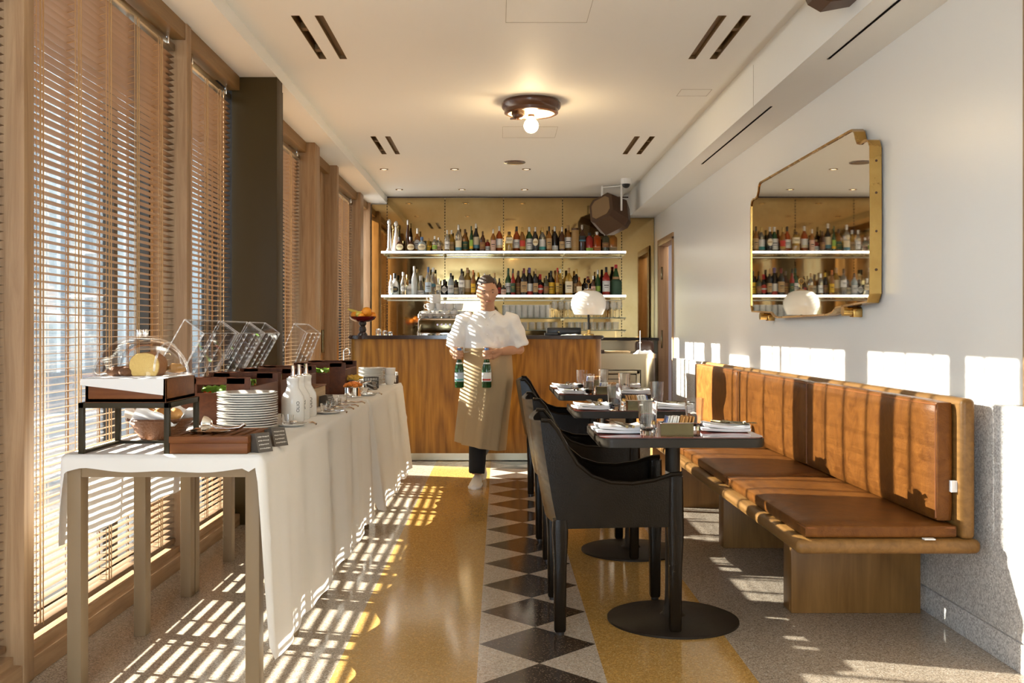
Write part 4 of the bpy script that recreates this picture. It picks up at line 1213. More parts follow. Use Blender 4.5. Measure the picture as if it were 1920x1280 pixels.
for row, (yy, xsx) in enumerate(((9.60, (-1.11, -0.43, 0.262)), (10.96, (-1.10, -0.41, 0.28)))):
    for i, x in enumerate(xsx):
        lab = 'recessed ceiling spotlight, %s from the window in the row %s' % (ORD[i + 1], ['before the bar', 'over the bottle shelves'][row])
        if k == 0: dl0.location = (x, yy, CZ); dl0['label'] = lab
        else: dup(dl0, (x, yy, CZ), None, lab)
        k += 1
t = thing('ceiling_speaker', 'flat dark round speaker set in the ceiling between the spotlights', 'speaker', (0.143, 9.21, CZ))
bm = NB(); lathe(bm, [(0.10, 0), (0.10, -0.006), (0.092, -0.008)], 36); obj('rim', bm, 'brown', t)
bm = NB(); lathe(bm, [(0.091, -0.0075), (0.001, -0.010)], 36); obj('grille', bm, 'vent', t)
t = thing('security_camera', 'small white dome camera on the ceiling near the hanging speaker', 'camera', (1.30, 10.2, CZ))
bm = NB(); lathe(bm, [(0.055, 0), (0.055, -0.045), (0.05, -0.055)], 24); obj('housing', bm, 'white', t)
bm = NB(); ball(bm, (0, 0, -0.055), 0.042, 18); obj('lens_dome', bm, 'black', t)
# ------------------------------------------------------------------ wall mirror
t = thing('wall_mirror', 'large brass framed mirror with notched corners on the white wall above the bench', 'mirror', (1.77, 5.77, 1.67))
half = [(4.70, 1.275), (4.672, 1.31), (4.668, 1.65), (4.672, 1.995), (4.69, 2.022), (4.73, 2.032), (4.79, 2.028), (4.835, 2.04), (4.862, 2.07), (4.875, 2.10), (4.90, 2.116), (4.94, 2.118)]
top = half + [(5.77, 2.118)] + [(11.54 - a, b) for a, b in reversed(half)]
bot = [(6.46, 1.262), (6.36, 1.258), (6.30, 1.235), (6.22, 1.225), (5.28, 1.225), (5.20, 1.235), (5.14, 1.258), (5.04, 1.264)]
OUT = top + bot
ctr = Vector((5.77, 1.67))
bm = NB()
prism(bm, OUT, 'X', 1.742, 1.750); obj('mirror_pane', bm, 'mirror', t, smooth=False, world=True)
bm = NB()
n_ = len(OUT)
def offs(pts, d):
    r = []
    n = len(pts)
    for i in range(n):
        p0, p1, p2 = Vector(pts[i - 1]), Vector(pts[i]), Vector(pts[(i + 1) % n])
        e1 = (p1 - p0).normalized(); e2 = (p2 - p1).normalized()
        nn = Vector((e1.y, -e1.x)) + Vector((e2.y, -e2.x))
        if nn.length < 1e-6: nn = Vector((e1.y, -e1.x))
        nn.normalize()
        r.append(p1 + nn * d)
    return r
A_ = sum(OUT[i][0] * OUT[(i + 1) % n_][1] - OUT[(i + 1) % n_][0] * OUT[i][1] for i in range(n_))
sgn = 1 if A_ > 0 else -1
o_out = offs(OUT, 0.010 * sgn); o_in = offs(OUT, 0.0)
rs = []
for pts, x in ((o_in, 1.7418), (o_in, 1.736), (o_out, 1.734), (o_out, 1.79), (o_in, 1.79)):
    rs.append([Vector((x, p[0], p[1])) for p in pts])
rings(bm, rs, False, False); bmesh.ops.recalc_face_normals(bm, faces=bm.faces); obj('brass_frame', bm, 'brass', t, world=True, ang=30)
bm = NB()
prism(bm, offs(OUT, -0.01 * sgn), 'X', 1.752, 1.802); obj('backing', bm, 'brown', t, smooth=False, world=True)
for yy, zz in ((6.53, 1.232), (4.96, 1.232)):
    bm = NB(); cyl(bm, (0, 0), 0.024, -0.09, 0.0, 18)
    bmesh.ops.transform(bm, matrix=Matrix.Translation((1.80, yy, zz)) @ Matrix.Rotation(R(90), 4, 'Y'), verts=bm.verts)
    box(bm, 1.755, 1.80, yy - 0.03, yy + 0.03, zz - 0.03, zz + 0.012, 0.004)
    obj('support_peg', bm, 'brass', t, world=True)
bm = NB()
for zz in (1.42, 1.60, 1.78, 1.93):
    cyl(bm, (0, 0), 0.006, 0, 0.004, 10) if False else None
    ball(bm, (1.765, 4.659, zz), 0.006, 10, ry=0.003)
obj('screw', bm, 'brown', t, world=True)

# ------------------------------------------------------------------ bench
t = thing('wall_bench', 'long wooden bench with tan leather cushions along the mirror wall', 'bench', (1.37, 5.7, 0))
bm = NB(); box(bm, 1.04, 1.69, 3.48, 7.98, 0.348, 0.40, 0.022, 4); obj('platform', bm, 'benchX', t, world=True)
for k in range(4):
    y0 = 3.99 + k * 1.205
    if y0 > 7.9: break
    bm = NB(); box(bm, 1.17, 1.69, y0, y0 + 0.11, 0.0, 0.35, 0.004); obj('leg', bm, 'benchZ', t, world=True)
bm = NB(); box(bm, 1.622, 1.672, 3.49, 7.97, 0.398, 0.893, 0.018, 4); obj('back_board', bm, 'benchX', t, world=True)
def cushion(x0, x1, y0, y1, z0, z1, bev, lean=0.0, seed=1):
    """puffed leather cushion"""
    bm = NB()
    tb_ = bmesh.new()
    bmesh.ops.create_cube(tb_, size=1)
    bmesh.ops.subdivide_edges(tb_, edges=tb_.edges[:], cuts=9, use_grid_fill=True)
    rr = random.Random(seed)
    ph = [rr.uniform(0, 6) for _ in range(4)]
    sx, sy, sz = x1 - x0, y1 - y0, z1 - z0
    for v in tb_.verts:
        u, w, s = v.co.x * 2, v.co.y * 2, v.co.z * 2
        px, py, pz = v.co.x * sx, v.co.y * sy, v.co.z * sz
        # round the edges
        def rd(c, h):
            m = h - bev
            return max(-m, min(m, c))
        c = Vector((rd(px, sx / 2), rd(py, sy / 2), rd(pz, sz / 2)))
        d = Vector((px, py, pz)) - c
        if d.length > 1e-6: d = d.normalized() * bev
        p = c + d
        puff = 0.006
        if sx < sz: p.x += puff * u * (1 - w * w) * (1 - s * s) if abs(u) > .9 else 0
        else: p.z += (puff * (1 - w * w) * (1 - u * u) + 0.0018 * math.sin(26 * w + ph[0] + 3 * u) * (1 - u * u)) if s > .9 else 0
        v.co = p
    bmesh.ops.translate(tb_, vec=((x0 + x1) / 2, (y0 + y1) / 2, (z0 + z1) / 2), verts=tb_.verts)
    merge(bm, tb_)
    return bm
SE = [3.50, 4.72, 5.82, 6.90, 7.96]
for i in range(4):
    o = obj('seat_cushion', cushion(1.075, 1.615, SE[i] + 0.004, SE[i + 1] - 0.004, 0.399, 0.449, 0.014, seed=i), 'tan', t, world=True, ang=60)
    bm = NB(); z = 0.437
    pts = [(1.079, SE[i] + 0.012, z), (1.079, SE[i + 1] - 0.012, z)]; tube(bm, pts, 0.0032, 6)
    tube(bm, [(1.085, SE[i] + 0.008, z), (1.605, SE[i] + 0.008, z)], 0.0032, 6)
    p = obj('piping', bm, 'piping', o); p.location = (0, 0, 0)
    for v in p.data.vertices: v.co -= t.location
BE = [3.54, 5.03, 6.50, 7.92]
for i in range(3):
    o = obj('back_cushion', cushion(1.552, 1.618, BE[i] + 0.004, BE[i + 1] - 0.004, 0.452, 0.880, 0.014, seed=10 + i), 'tan', t, world=True, ang=60)
    bm = NB(); x = 1.556
    tube(bm, [(x, BE[i] + 0.010, 0.465), (x, BE[i] + 0.010, 0.868), (x, BE[i + 1] - 0.010, 0.868)], 0.0032, 6)
    p = obj('piping', bm, 'piping', o)
    for v in p.data.vertices: v.co -= t.location
bm = NB(); box(bm, 1.487, 1.525, 3.478, 3.502, 0.4005, 0.4045); obj('care_tag', bm, 'whitetag', t, smooth=False, world=True)
bm = NB(); box(bm, 1.602, 1.622, 3.525, 3.547, 0.56, 0.60); obj('care_tag', bm, 'whitetag', t, smooth=False, world=True)

# ------------------------------------------------------------------ pedestal tables
TY = [3.905, 5.14, 6.40, 7.02]
TN = ['nearest', 'second', 'third', 'farthest']
tab0 = None
for k, yy in enumerate(TY):
    lab = '%s burgundy topped pedestal table with black round foot before the leather bench' % ['nearest', 'second nearest', 'third nearest', 'farthest'][k]
    if tab0 is None:
        t = tab0 = thing('pedestal_table', lab, 'table', (0.67, yy, 0), group='tables along the bench')
        bm = NB(); prism(bm, rrect(-0.302, 0.302, -0.283, 0.283, 0.05, seg=6), 'Z', 0.741, 0.744); obj('tabletop', bm, 'tabletop', t)
        bm = NB(); prism(bm, rrect(-0.305, 0.305, -0.286, 0.286, 0.052, seg=6), 'Z', 0.706, 0.741)
        bmesh.ops.bevel(bm, geom=[e for e in bm.edges if abs(e.verts[0].co.z - e.verts[1].co.z) < 1e-5], offset=0.004, segments=2, affect='EDGES')
        obj('edge_band', bm, 'tableedge', t)
        bm = NB(); lathe(bm, [(0.062, 0.012), (0.040, 0.03), (0.031, 0.07), (0.029, 0.14), (0.029, 0.70), (0.10, 0.704), (0.10, 0.707)], 28, (0.01, 0, 0)); obj('column', bm, 'tablebase', t)
        bm = NB(); lathe(bm, [(0.255, 0), (0.255, 0.008), (0.245, 0.012), (0.06, 0.022)], 56, (0.01, 0, 0)); obj('foot_disc', bm, 'tablebase', t)
    else:
        dup(tab0, (0.67, yy, 0), None, lab)

# ------------------------------------------------------------------ leather armchairs
def side_poly():
    pts = [(0.015, 0.395), (0.465, 0.405), (0.475, 0.60)]
    top_ = [(0.44, 0.597), (0.37, 0.575), (0.29, 0.563), (0.21, 0.567), (0.14, 0.590), (0.085, 0.635), (0.045, 0.70), (0.012, 0.76), (-0.018, 0.795), (-0.048, 0.797)]
    back = [(-0.040, 0.70), (-0.022, 0.60), (0.0, 0.48)]
    return pts + top_ + back
ch0 = thing('leather_armchair', '', 'chair', (0.205, 3.96, 0), group='armchairs facing the bench')
W = 0.265
for s in (-1, 1):
    bm = NB()
    a, b = (s * W, s * (W - 0.016))
    prism(bm, side_poly(), 'Y', min(a, b), max(a, b))
    bmesh.ops.bevel(bm, geom=[e for e in bm.edges if abs(e.verts[0].co.y - e.verts[1].co.y) < 1e-5], offset=0.005, segments=2, affect='EDGES')
    obj('arm_panel', bm, 'blackleather', ch0)
    # stitched welt along the top of the arm
    bm = NB(); tube(bm, [(p[0], s * (W - 0.008), p[1] + 0.001) for p in side_poly()[2:-3]], 0.009, 8); obj('arm_welt', bm, 'blackleather', ch0)
    for xl, zt in ((0.022, 0.44), (0.452, 0.60)):
        bm = NB()
        rs = []
        for z, r in ((0.012, 0.019), (0.02, 0.022), (0.25, 0.024), (0.38, 0.030), (zt - 0.01, 0.027)):
            rs.append([Vector((xl + px, s * (W - 0.022) + py, z)) for px, py in rrect(-r, r, -r, r, r * .45, seg=3)])
        rings(bm, rs)
        lg = obj('leg', bm, 'blackleather', ch0)
        bm = NB(); cyl(bm, (xl, s * (W - 0.022)), 0.016, 0, 0.013, 14); obj('foot_cap', bm, 'black', lg)
bm = NB()
rs = []
N = 20
for i in range(N + 1):
    v = -1 + 2 * i / N
    y = v * (W - 0.010)
    bulge = -0.035 * (1 - v * v)
    ring = []
    prof = [(0.02, 0.41), (0.002, 0.50), (-0.018, 0.62), (-0.034, 0.72), (-0.043, 0.795 - 0.012 * (1 - v * v))]
    for x, z in prof: ring.append(Vector((x + bulge + 0.009, y, z)))
    for x, z in reversed(prof): ring.append(Vector((x + bulge - 0.009, y, z + (0.004 if z > .75 else 0))))
    rs.append(ring)
rings(bm, rs); bmesh.ops.recalc_face_normals(bm, faces=bm.faces); obj('backrest', bm, 'blackleather', ch0, ang=50)
bm = NB()
rs = []
for i in range(13):
    u = i / 12; x = 0.005 + u * 0.46
    ring = []
    for j in range(13):
        v = -1 + j / 6
        ring.append(Vector((x, v * (W - 0.014), 0.445 - 0.022 * (1 - v * v) * math.sin(PI * min(1, max(0, u))))))
    for j in reversed(range(13)):
        v = -1 + j / 6
        ring.append(Vector((x, v * (W - 0.014), 0.400)))
    rs.append(ring)
rings(bm, rs); bmesh.ops.recalc_face_normals(bm, faces=bm.faces); obj('seat', bm, 'blackleather', ch0, ang=50)
for k, yy in enumerate((3.965, 5.14, 7.12)):
    lab = ['nearest black leather armchair, tucked in at the front table', 'black leather armchair pulled up to the second table from the camera', 'farthest black leather armchair, by the double table near the bar'][k]
    if k == 0: ch0['label'] = lab
    else: dup(ch0, (0.205, yy, 0), R((0, 2, -2)[k]), lab)

# ------------------------------------------------------------------ table settings
TT = 0.744
def napkin_bm():
    bm = NB()
    nx, ny = 16, 10
    w, d = 0.185, 0.15
    def z(u, v, layer):
        return 0.006 + 0.010 * layer + (0.009 * (abs(2 * u - 1) ** 1.6) + 0.003 * math.sin(8 * v + 5 * u)) * (0.5 + .5 * layer)
    for layer in (0, 1):
        sx = 1 - 0.06 * layer
        top_ = [[bm.verts.new(((u / nx - .5) * w * sx + 0.004 * layer, (v / ny - .5) * d * sx, z(u / nx, v / ny, layer) + 0.006)) for v in range(ny + 1)] for u in range(nx + 1)]
        bot_ = [[bm.verts.new((p.co.x * 0.985, p.co.y * 0.985, max(0.0005, p.co.z - 0.010))) for p in r] for r in top_]
        for u in range(nx):
            for v in range(ny):
                bm.faces.new((top_[u][v], top_[u + 1][v], top_[u + 1][v + 1], top_[u][v + 1])); bm.faces.new((bot_[u][v + 1], bot_[u + 1][v + 1], bot_[u + 1][v], bot_[u][v]))
        for u in range(nx):
            bm.faces.new((bot_[u][0], bot_[u + 1][0], top_[u + 1][0], top_[u][0])); bm.faces.new((top_[u][ny], top_[u + 1][ny], bot_[u + 1][ny], bot_[u][ny]))
        for v in range(ny):
            bm.faces.new((top_[0][v], top_[0][v + 1], bot_[0][v + 1], bot_[0][v])); bm.faces.new((bot_[nx][v], bot_[nx][v + 1], top_[nx][v + 1], top_[nx][v]))
    return bm
np0 = obj('napkin', napkin_bm(), 'napkin', ang=60)
def fork_bm():
    bm = NB()
    tube(bm, [(0, -0.09, 0.002), (0, -0.03, 0.004), (0, 0.03, 0.008)], [0.006, 0.0035, 0.003], 8)
    box(bm, -0.011, 0.011, 0.028, 0.055, 0.006, 0.0085, 0.001)
    for k in range(4): tube(bm, [(-0.0095 + k * .0063, 0.053, 0.0075), (-0.0095 + k * .0063, 0.09, 0.012), (-0.0095 + k * .0063, 0.105, 0.010)], 0.0016, 6)
    return bm
def knife_bm():
    bm = NB()
    tube(bm, [(0, -0.10, 0.003), (0, 0.0, 0.004)], [0.006, 0.0045], 8)
    prism(bm, [(-0.008, 0.0), (0.006, 0.0), (0.007, 0.09), (0.0, 0.112), (-0.008, 0.09)], 'Z', 0.003, 0.0048)
    return bm
fk0 = obj('fork', fork_bm(), 'darksteel'); kn0 = obj('knife', knife_bm(), 'darksteel')
bm = NB()
lathe(bm, [(0.028, 0), (0.031, 0.02), (0.038, 0.125), (0.0362, 0.125), (0.029, 0.026), (0.012, 0.016), (0.0005, 0.0155)], 10, cap=False)
bmesh.ops.contextual_create(bm, geom=[v for v in bm.verts if abs(v.co.z) < 1e-6])
gl0 = obj('water_glass', bm, 'glass', ang=25)
used = {}
def put(o, key, cat, loc, rz, label, group, rx=0):
    if key in used:
        c = o.copy(); C.objects.link(c)
    else:
        c = o; used[key] = 1
    c.location = loc; c.rotation_euler = (rx, 0, rz); tag(c, label, cat, group)
    return c
cad0 = None
TW = ['nearest table', 'second table', 'third table', 'farthest table']
SETTING = {0: ((-0.215, -0.09), (0.205, -0.03), (-0.115, -0.185), (0.095, 0.0), (-0.015, -0.205)),
           1: ((-0.205, -0.17), (0.20, -0.16), (-0.10, -0.215), (0.15, 0.04), (0.02, -0.225)),
           2: ((-0.205, -0.18), (0.17, -0.17), (-0.115, -0.215), (0.12, -0.12), (-0.01, -0.225)),
           3: ((-0.205, -0.16), (0.20, -0.12), (-0.105, -0.20), (0.06, -0.05), (-0.01, 0.02))}
for k, yy in enumerate(TY):
    X0 = 0.67
    n1, n2, g1, g2, cd_ = SETTING[k]
    for q, (dx, dy) in enumerate((n1, n2)):
        sd = ['chair side', 'bench side'][q]
        put(np0, 'np', 'napkin', (X0 + dx, yy + dy, TT), R([4, -6][q] + 5 * k), 'folded white cloth napkin on the %s of the %s' % (sd, TW[k]), 'napkins on the tables')
        put(fk0, 'fk', 'fork', (X0 + dx + (0.0, 0.05)[q], yy + dy - 0.005, TT + 0.0275), R((15, -155)[q] - 8 * k), 'steel fork lying on the %s napkin of the %s' % (sd, TW[k]), 'forks on the napkins')
        put(kn0, 'kn', 'knife', (X0 + dx + (0.025, 0.02)[q], yy + dy, TT + 0.0275), R((12, -150)[q] - 8 * k), 'steel knife lying on the %s napkin of the %s' % (sd, TW[k]), 'knives on the napkins')
    for q, (dx, dy) in enumerate((g1, g2)):
        put(gl0, 'gl', 'glass', (X0 + dx, yy + dy, TT), R(20 * k + 9 * q), 'faceted water glass on the %s of the %s' % (['chair side', 'bench side'][q], TW[k]), 'water glasses on the tables')
    lab = 'steel sugar caddy full of packets on the %s' % TW[k]
    cl = (X0 + cd_[0], yy + cd_[1], TT)
    if cad0 is None:
        cad0 = thing('sugar_caddy', lab, 'caddy', cl, group='sugar caddies')
        bm = NB()
        w, d, h, th = 0.060, 0.036, 0.048, 0.0018
        box(bm, -w, w, -d, d, 0.0, 0.002); box(bm, -w, w, -d, -d + th, 0.002, h); box(bm, -w, w, d - th, d, 0.002, h); box(bm, -w, -w + th, -d, d, 0.002, h); box(bm, w - th, w, -d, d, 0.002, h)
        obj('tray', bm, 'darksteel', cad0, smooth=False)
        bm = NB(); tube(bm, [(-w, -d, h), (w, -d, h), (w, d, h), (-w, d, h), (-w, -d, h)], 0.0022, 6); obj('rim', bm, 'chrome', cad0)
    else:
        dup(cad0, cl, None, lab)
    pk = []
    for j in range(16):
        kind = 'w' if j < 8 else 'b'
        if j == 0: kind = 'blue'
        if kind not in used:
            bm = NB(); box(bm, -0.0022, 0.0022, -0.028, 0.028, 0.0, 0.070, 0.001)
            used[kind] = obj('sugar_packet', bm, {'w': 'packw', 'b': 'packb', 'blue': 'packblue'}[kind]); o = used[kind]
        else:
            o = used[kind].copy(); C.objects.link(o)
        sgn_ = 1 if k != 1 else -1
        o.location = (cl[0] + sgn_ * (-0.050 + j * 0.0064), cl[1] + random.uniform(-.003, .003), cl[2] + 0.004)
        o.rotation_euler = (R(random.uniform(-5, 5)), R(sgn_ * (14 + random.uniform(-3, 3))), 0)
        tag(o, '%s sugar packet standing in the caddy of the %s' % ({'w': 'white paper', 'b': 'brown paper', 'blue': 'blue and white'}[kind], TW[k]), 'sugar packet', 'packets in the caddy of the %s' % TW[k])
sh0 = thing('salt_shaker', '', 'shaker', (0, 0, 0), group='small shakers on the tables')
bm = NB(); lathe(bm, [(0.014, 0), (0.016, 0.004), (0.013, 0.03)], 14); obj('body', bm, 'glass', sh0)
bm = NB(); lathe(bm, [(0.0125, 0.03), (0.012, 0.04), (0.006, 0.045)], 14); obj('lid', bm, 'brass', sh0)
for k, (x, y, lb) in enumerate(((0.515, 5.08, 'little brass topped shaker beside the napkin on the second table'), (0.64, 5.10, 'little shaker behind the glass on the second table'), (0.615, 6.30, 'little shaker on the third table before the caddy'), (0.60, 3.86, 'little brass topped shaker on the nearest table behind the glass'))):
    if k == 0: sh0.location = (x, y, TT); sh0['label'] = lb
    else: dup(sh0, (x, y, TT), None, lb)

# ------------------------------------------------------------------ buffet tables and cloths
def buffet(lab, ys, xl=-1.355, xr=-0.752, zt=0.742):
    t = thing('buffet_table', lab, 'table', ((xl + xr) / 2, (ys[0] + ys[-1]) / 2, 0), group='white covered buffet tables')
    bm = NB(); box(bm, xl, xr, ys[0], ys[-1] + 0.06, zt - 0.03, zt); obj('tabletop', bm, 'palewood', t, smooth=False, world=True)
    bm = NB(); box(bm, xl + 0.005, xr - 0.005, ys[0] + 0.005, ys[0] + 0.03, zt - 0.07, zt - 0.03)
    obj('apron_rail', bm, 'legpaint', t, smooth=False, world=True)
    bm = NB(); box(bm, xl + 0.005, xr - 0.005, ys[-1] + 0.03, ys[-1] + 0.055, zt - 0.07, zt - 0.03)
    obj('apron_rail', bm, 'legpaint', t, smooth=False, world=True)
    for y in ys:
        for x in (xl, xr - 0.044):
            bm = NB(); box(bm, x, x + 0.044, y, y + 0.058, 0, zt - 0.03, 0.002); obj('leg', bm, 'legpaint', t, world=True)
buffet('nearest buffet table with beige legs, carrying the bread dome', (3.12, 3.69, 4.23))
buffet('middle buffet table under the white cloth, behind the plate stack', (4.30, 4.88, 5.52))
buffet('far buffet table under the second white cloth near the bar', (5.70, 6.38, 6.95, 7.50), xl=-1.272)
ZT = 0.7435
def tablecloth(lab, x0, x1, y0, y1, dl, df, dr, db, seed, cr=0.012, fl=0.04, fr=0.03):
    """one draped cloth: top sheet and a hanging skirt whose length follows the four sides"""
    rr = random.Random(seed)
    bm = NB()
    ph = [rr.uniform(0, 6.28) for _ in range(8)]
    step = 0.02
    path = []
    def seg(a, b, nrm, side):
        L = (Vector(b) - Vector(a)).length
        n = max(2, int(L / step))
        for i in range(n):
            f = i / n
            path.append((a[0] + (b[0] - a[0]) * f, a[1] + (b[1] - a[1]) * f, nrm, side, f, L))
    r = 0.015
    def corner(cx, cyy, a0, s0, s1):
        for i in range(6):
            f = i / 6; a = R(a0 + 90 * f)
            path.append((cx + r * math.cos(a), cyy + r * math.sin(a), (math.cos(a), math.sin(a)), s0 + '>' + s1, f, 0))
    seg((x0, y1 - r), (x0, y0 + r), (-1, 0), 'l'); corner(x0 + r, y0 + r, 180, 'l', 'f')
    seg((x0 + r, y0), (x1 - r, y0), (0, -1), 'f'); corner(x1 - r, y0 + r, 270, 'f', 'r')
    seg((x1, y0 + r), (x1, y1 - r), (1, 0), 'r'); corner(x1 - r, y1 - r, 0, 'r', 'b')
    seg((x1 - r, y1), (x0 + r, y1), (0, 1), 'b'); corner(x0 + r, y1 - r, 90, 'b', 'l')
    D = {'l': dl, 'f': df, 'r': dr, 'b': db}
    NR = 22
    cols = []
    S = 0.0
    prev = None
    for (px, py, nm, side, f, L) in path:
        if prev: S += math.hypot(px - prev[0], py - prev[1])
        prev = (px, py)
        if '>' in side:
            a, b = side.split('>')
            d = D[a] + (D[b] - D[a]) * (f * f * (3 - 2 * f))
            amp = 0.5
        else:
            d = D[side]; amp = 1.0
            # soften lengths near the corners
            e = min(f * L, (1 - f) * L)
            amp = min(1, 0.35 + e / 0.15)
            if side == 'f':
                nxt = (1 - f) * L
                if nxt < 0.04: d += (0.04 - nxt) * 0.6
                if f * L < 0.05: d += (0.05 - f * L) * 0.25
        d += 0.006 * math.sin(S * 9 + ph[0]) + 0.004 * math.sin(S * 23 + ph[1])
        col = []
        for j in range(NR + 1):
            q = j / NR
            dep = q * d
            out = cr * (1 - (1 - min(1, dep / 0.015)) ** 2) if d > 0.01 else 0
            wave = (0.011 * math.sin(S * 11 + ph[2] + 1.3 * math.sin(S * 3.1 + ph[3])) + 0.004 * math.sin(S * 31 + ph[4] + 2 * q) * (0.5 + 0.5 * math.sin(S * 4 + ph[5]))) * (dep / 0.65) ** 0.8 * amp
            flare = {'l': fl, 'r': fr}.get(side, fr * 0.6 if '>' in side else 0.012) * (dep / 0.65)
            crease = 0.0
            if side == 'r':
                crease = 0.004 * math.exp(-((dep - 0.26) / 0.006) ** 2)
            o = out + wave + flare + crease
            o = max(o, out * 0.7 + 0.001)
            col.append(bm.verts.new((px + nm[0] * o, py + nm[1] * o, ZT + 0.001 - dep)))
        cols.append(col)
    n = len(cols)
    for i in range(n):
        a, b = cols[i], cols[(i + 1) % n]
        for j in range(NR):
            bm.faces.new((a[j], a[j + 1], b[j + 1], b[j]))
    bm.faces.new([c[0] for c in cols])
    bmesh.ops.recalc_face_normals(bm, faces=bm.faces)
    o = obj('tablecloth', bm, 'cloth', ang=75)
    tag(o, lab, 'tablecloth', 'white buffet tablecloths')
    return o
tablecloth('white tablecloth hanging over the near buffet tables to the floor', -1.362, -0.745, 3.112, 5.60, 0.30, 0.048, 0.655, 0.25, 3)
tablecloth('white tablecloth over the far buffet table by the bar', -1.280, -0.745, 5.66, 7.57, 0.30, 0.50, 0.635, 0.60, 5, fr=0.075)
CT = ZT + 0.0015        # top of the cloth

# ------------------------------------------------------------------ buffet: bread dome on its riser
t = thing('display_riser', 'black metal frame riser carrying the bread tray on the near buffet corner', 'stand', (-1.18, 3.24, CT))
fx0, fx1, fy0, fy1, fz = -1.322, -1.036, 3.125, 3.44, 0.905
bm = NB(); q = 0.0085
for x in (fx0 + q, fx1 - q):
    for y in (fy0 + q, fy1 - q): box(bm, x - q, x + q, y - q, y + q, CT, fz - 0.0005, 0.001)
for x in (fx0 + q, fx1 - q):
    box(bm, x - q, x + q, fy0, fy1, fz - 2 * q, fz, 0.001); box(bm, x - q, x + q, fy0 + 2 * q, fy1 - 2 * q, CT, CT + q)
for y in (fy0 + q, fy1 - q): box(bm, fx0, fx1, y - q, y + q, fz - 2 * q, fz, 0.001)
box(bm, fx0, fx1, fy1 - 2 * q, fy1, CT, CT + q)
obj('frame', bm, 'bronze', t, world=True)
t = thing('bread_tray', 'brown wooden tray on the black riser under the clear dome', 'tray', (-1.175, 3.28, fz))
tx0, tx1, ty0, ty1, tz = -1.302, -1.048, 3.13, 3.43, 0.979
bm = NB()
box(bm, tx0, tx1, ty0, ty1, fz, fz + 0.012); box(bm, tx0, tx1, ty0, ty0 + 0.012, fz, tz, 0.002); box(bm, tx0, tx1, ty1 - 0.012, ty1, fz, tz, 0.002); box(bm, tx0, tx0 + 0.012, ty0, ty1, fz, tz, 0.002); box(bm, tx1 - 0.012, tx1, ty0, ty1, fz, tz, 0.002)
box(bm, tx0 + 0.012, tx1 - 0.012, ty0 + 0.012, ty1 - 0.012, tz - 0.02, tz - 0.01)
obj('box', bm, 'boxwood', t, world=True)
# napkin over the front edge
bm = NB()
nx = 20
rowsv = []
for j in range(14):
    row = []
    for i in range(nx + 1):
        u = i / nx
        x = tx0 - 0.012 + u * (tx1 - tx0 + 0.006)
        lip = 0.018 + 0.016 * u
        if j < 6: yv, zv = ty1 - 0.03 - (ty1 - 0.03 - ty0 + 0.003) * j / 5, tz + 0.0015 + 0.002 * math.sin(9 * u) * (j < 5)
        else:
            s = (j - 5) / 8
            yv, zv = ty0 - 0.004 - 0.003 * math.sin(8 * u + 1) * s, tz + 0.0015 - s * (0.020 + 0.032 * u)
        row.append(bm.verts.new((x, yv, zv)))
    rowsv.append(row)
for a, b in zip(rowsv[:-1], rowsv[1:]):
    for i in range(nx): bm.faces.new((a[i], a[i + 1], b[i + 1], b[i]))
bmesh.ops.recalc_face_normals(bm, faces=bm.faces)
tag(obj('tray_cloth', bm, 'napkin', ang=60), 'white cloth lining the bread tray and hanging over its front edge', 'cloth')
t = thing('bread_dome', 'clear roll top dome with chrome handle covering the bread tray', 'dome', (-1.175, 3.28, tz + 0.003))
bm = NB()
a_, b_, c_ = 0.128, 0.150, 0.128
def dome_ring(s, k):
    out = []
    for i in range(56):
        a = 2 * PI * i / 56
        ca, sa = math.cos(a), math.sin(a)
        p = 2 + 2.6 * (1 - k)
        rr_ = (abs(ca) ** p + abs(sa) ** p) ** (-1 / p)
        out.append(Vector((a_ * s * rr_ * ca, b_ * s * rr_ * sa, 0)))
    return out
rs = []
for i in range(17):
    th = R(88 * i / 16)
    s = math.cos(th) ** 0.85; z = 0.006 + c_ * math.sin(th)
    r_ = dome_ring(s, i / 16)
    rs.append([Vector((p.x, p.y, z)) for p in r_])
rings(bm, rs, False, True); obj('dome', bm, 'acrylic', t, ang=80)
bm = NB()
r1 = dome_ring(1.0, 0); r2 = dome_ring(1.07, 0)
rings(bm, [[Vector((p.x, p.y, 0.0)) for p in r1], [Vector((p.x, p.y, 0.0)) for p in r2], [Vector((p.x, p.y, 0.006)) for p in r2], [Vector((p.x, p.y, 0.006)) for p in r1], [Vector((p.x, p.y, 0.0)) for p in r1]], False, False)
bmesh.ops.recalc_face_normals(bm, faces=bm.faces)
obj('rim', bm, 'acryledge', t)
bm = NB()
arch = [(0.085, b_ * .99 * math.cos(R(8 + 164 * i / 24)) * .93, 0.008 + c_ * .80 * math.sin(R(8 + 164 * i / 24))) for i in range(25)]
tube(bm, arch, 0.0035, 6); obj('lid_edge', bm, 'acryledge', t)
bm = NB()
for dx in (-0.010, 0.010):
    lathe(bm, [(0.008, c_ + 0.002), (0.0095, c_ + 0.008), (0.0095, c_ + 0.022), (0.007, c_ + 0.026)], 14, (dx, 0, 0))
box(bm, -0.018, 0.018, -0.004, 0.004, c_ + 0.018, c_ + 0.026, 0.002); obj('handle', bm, 'chrome', t)
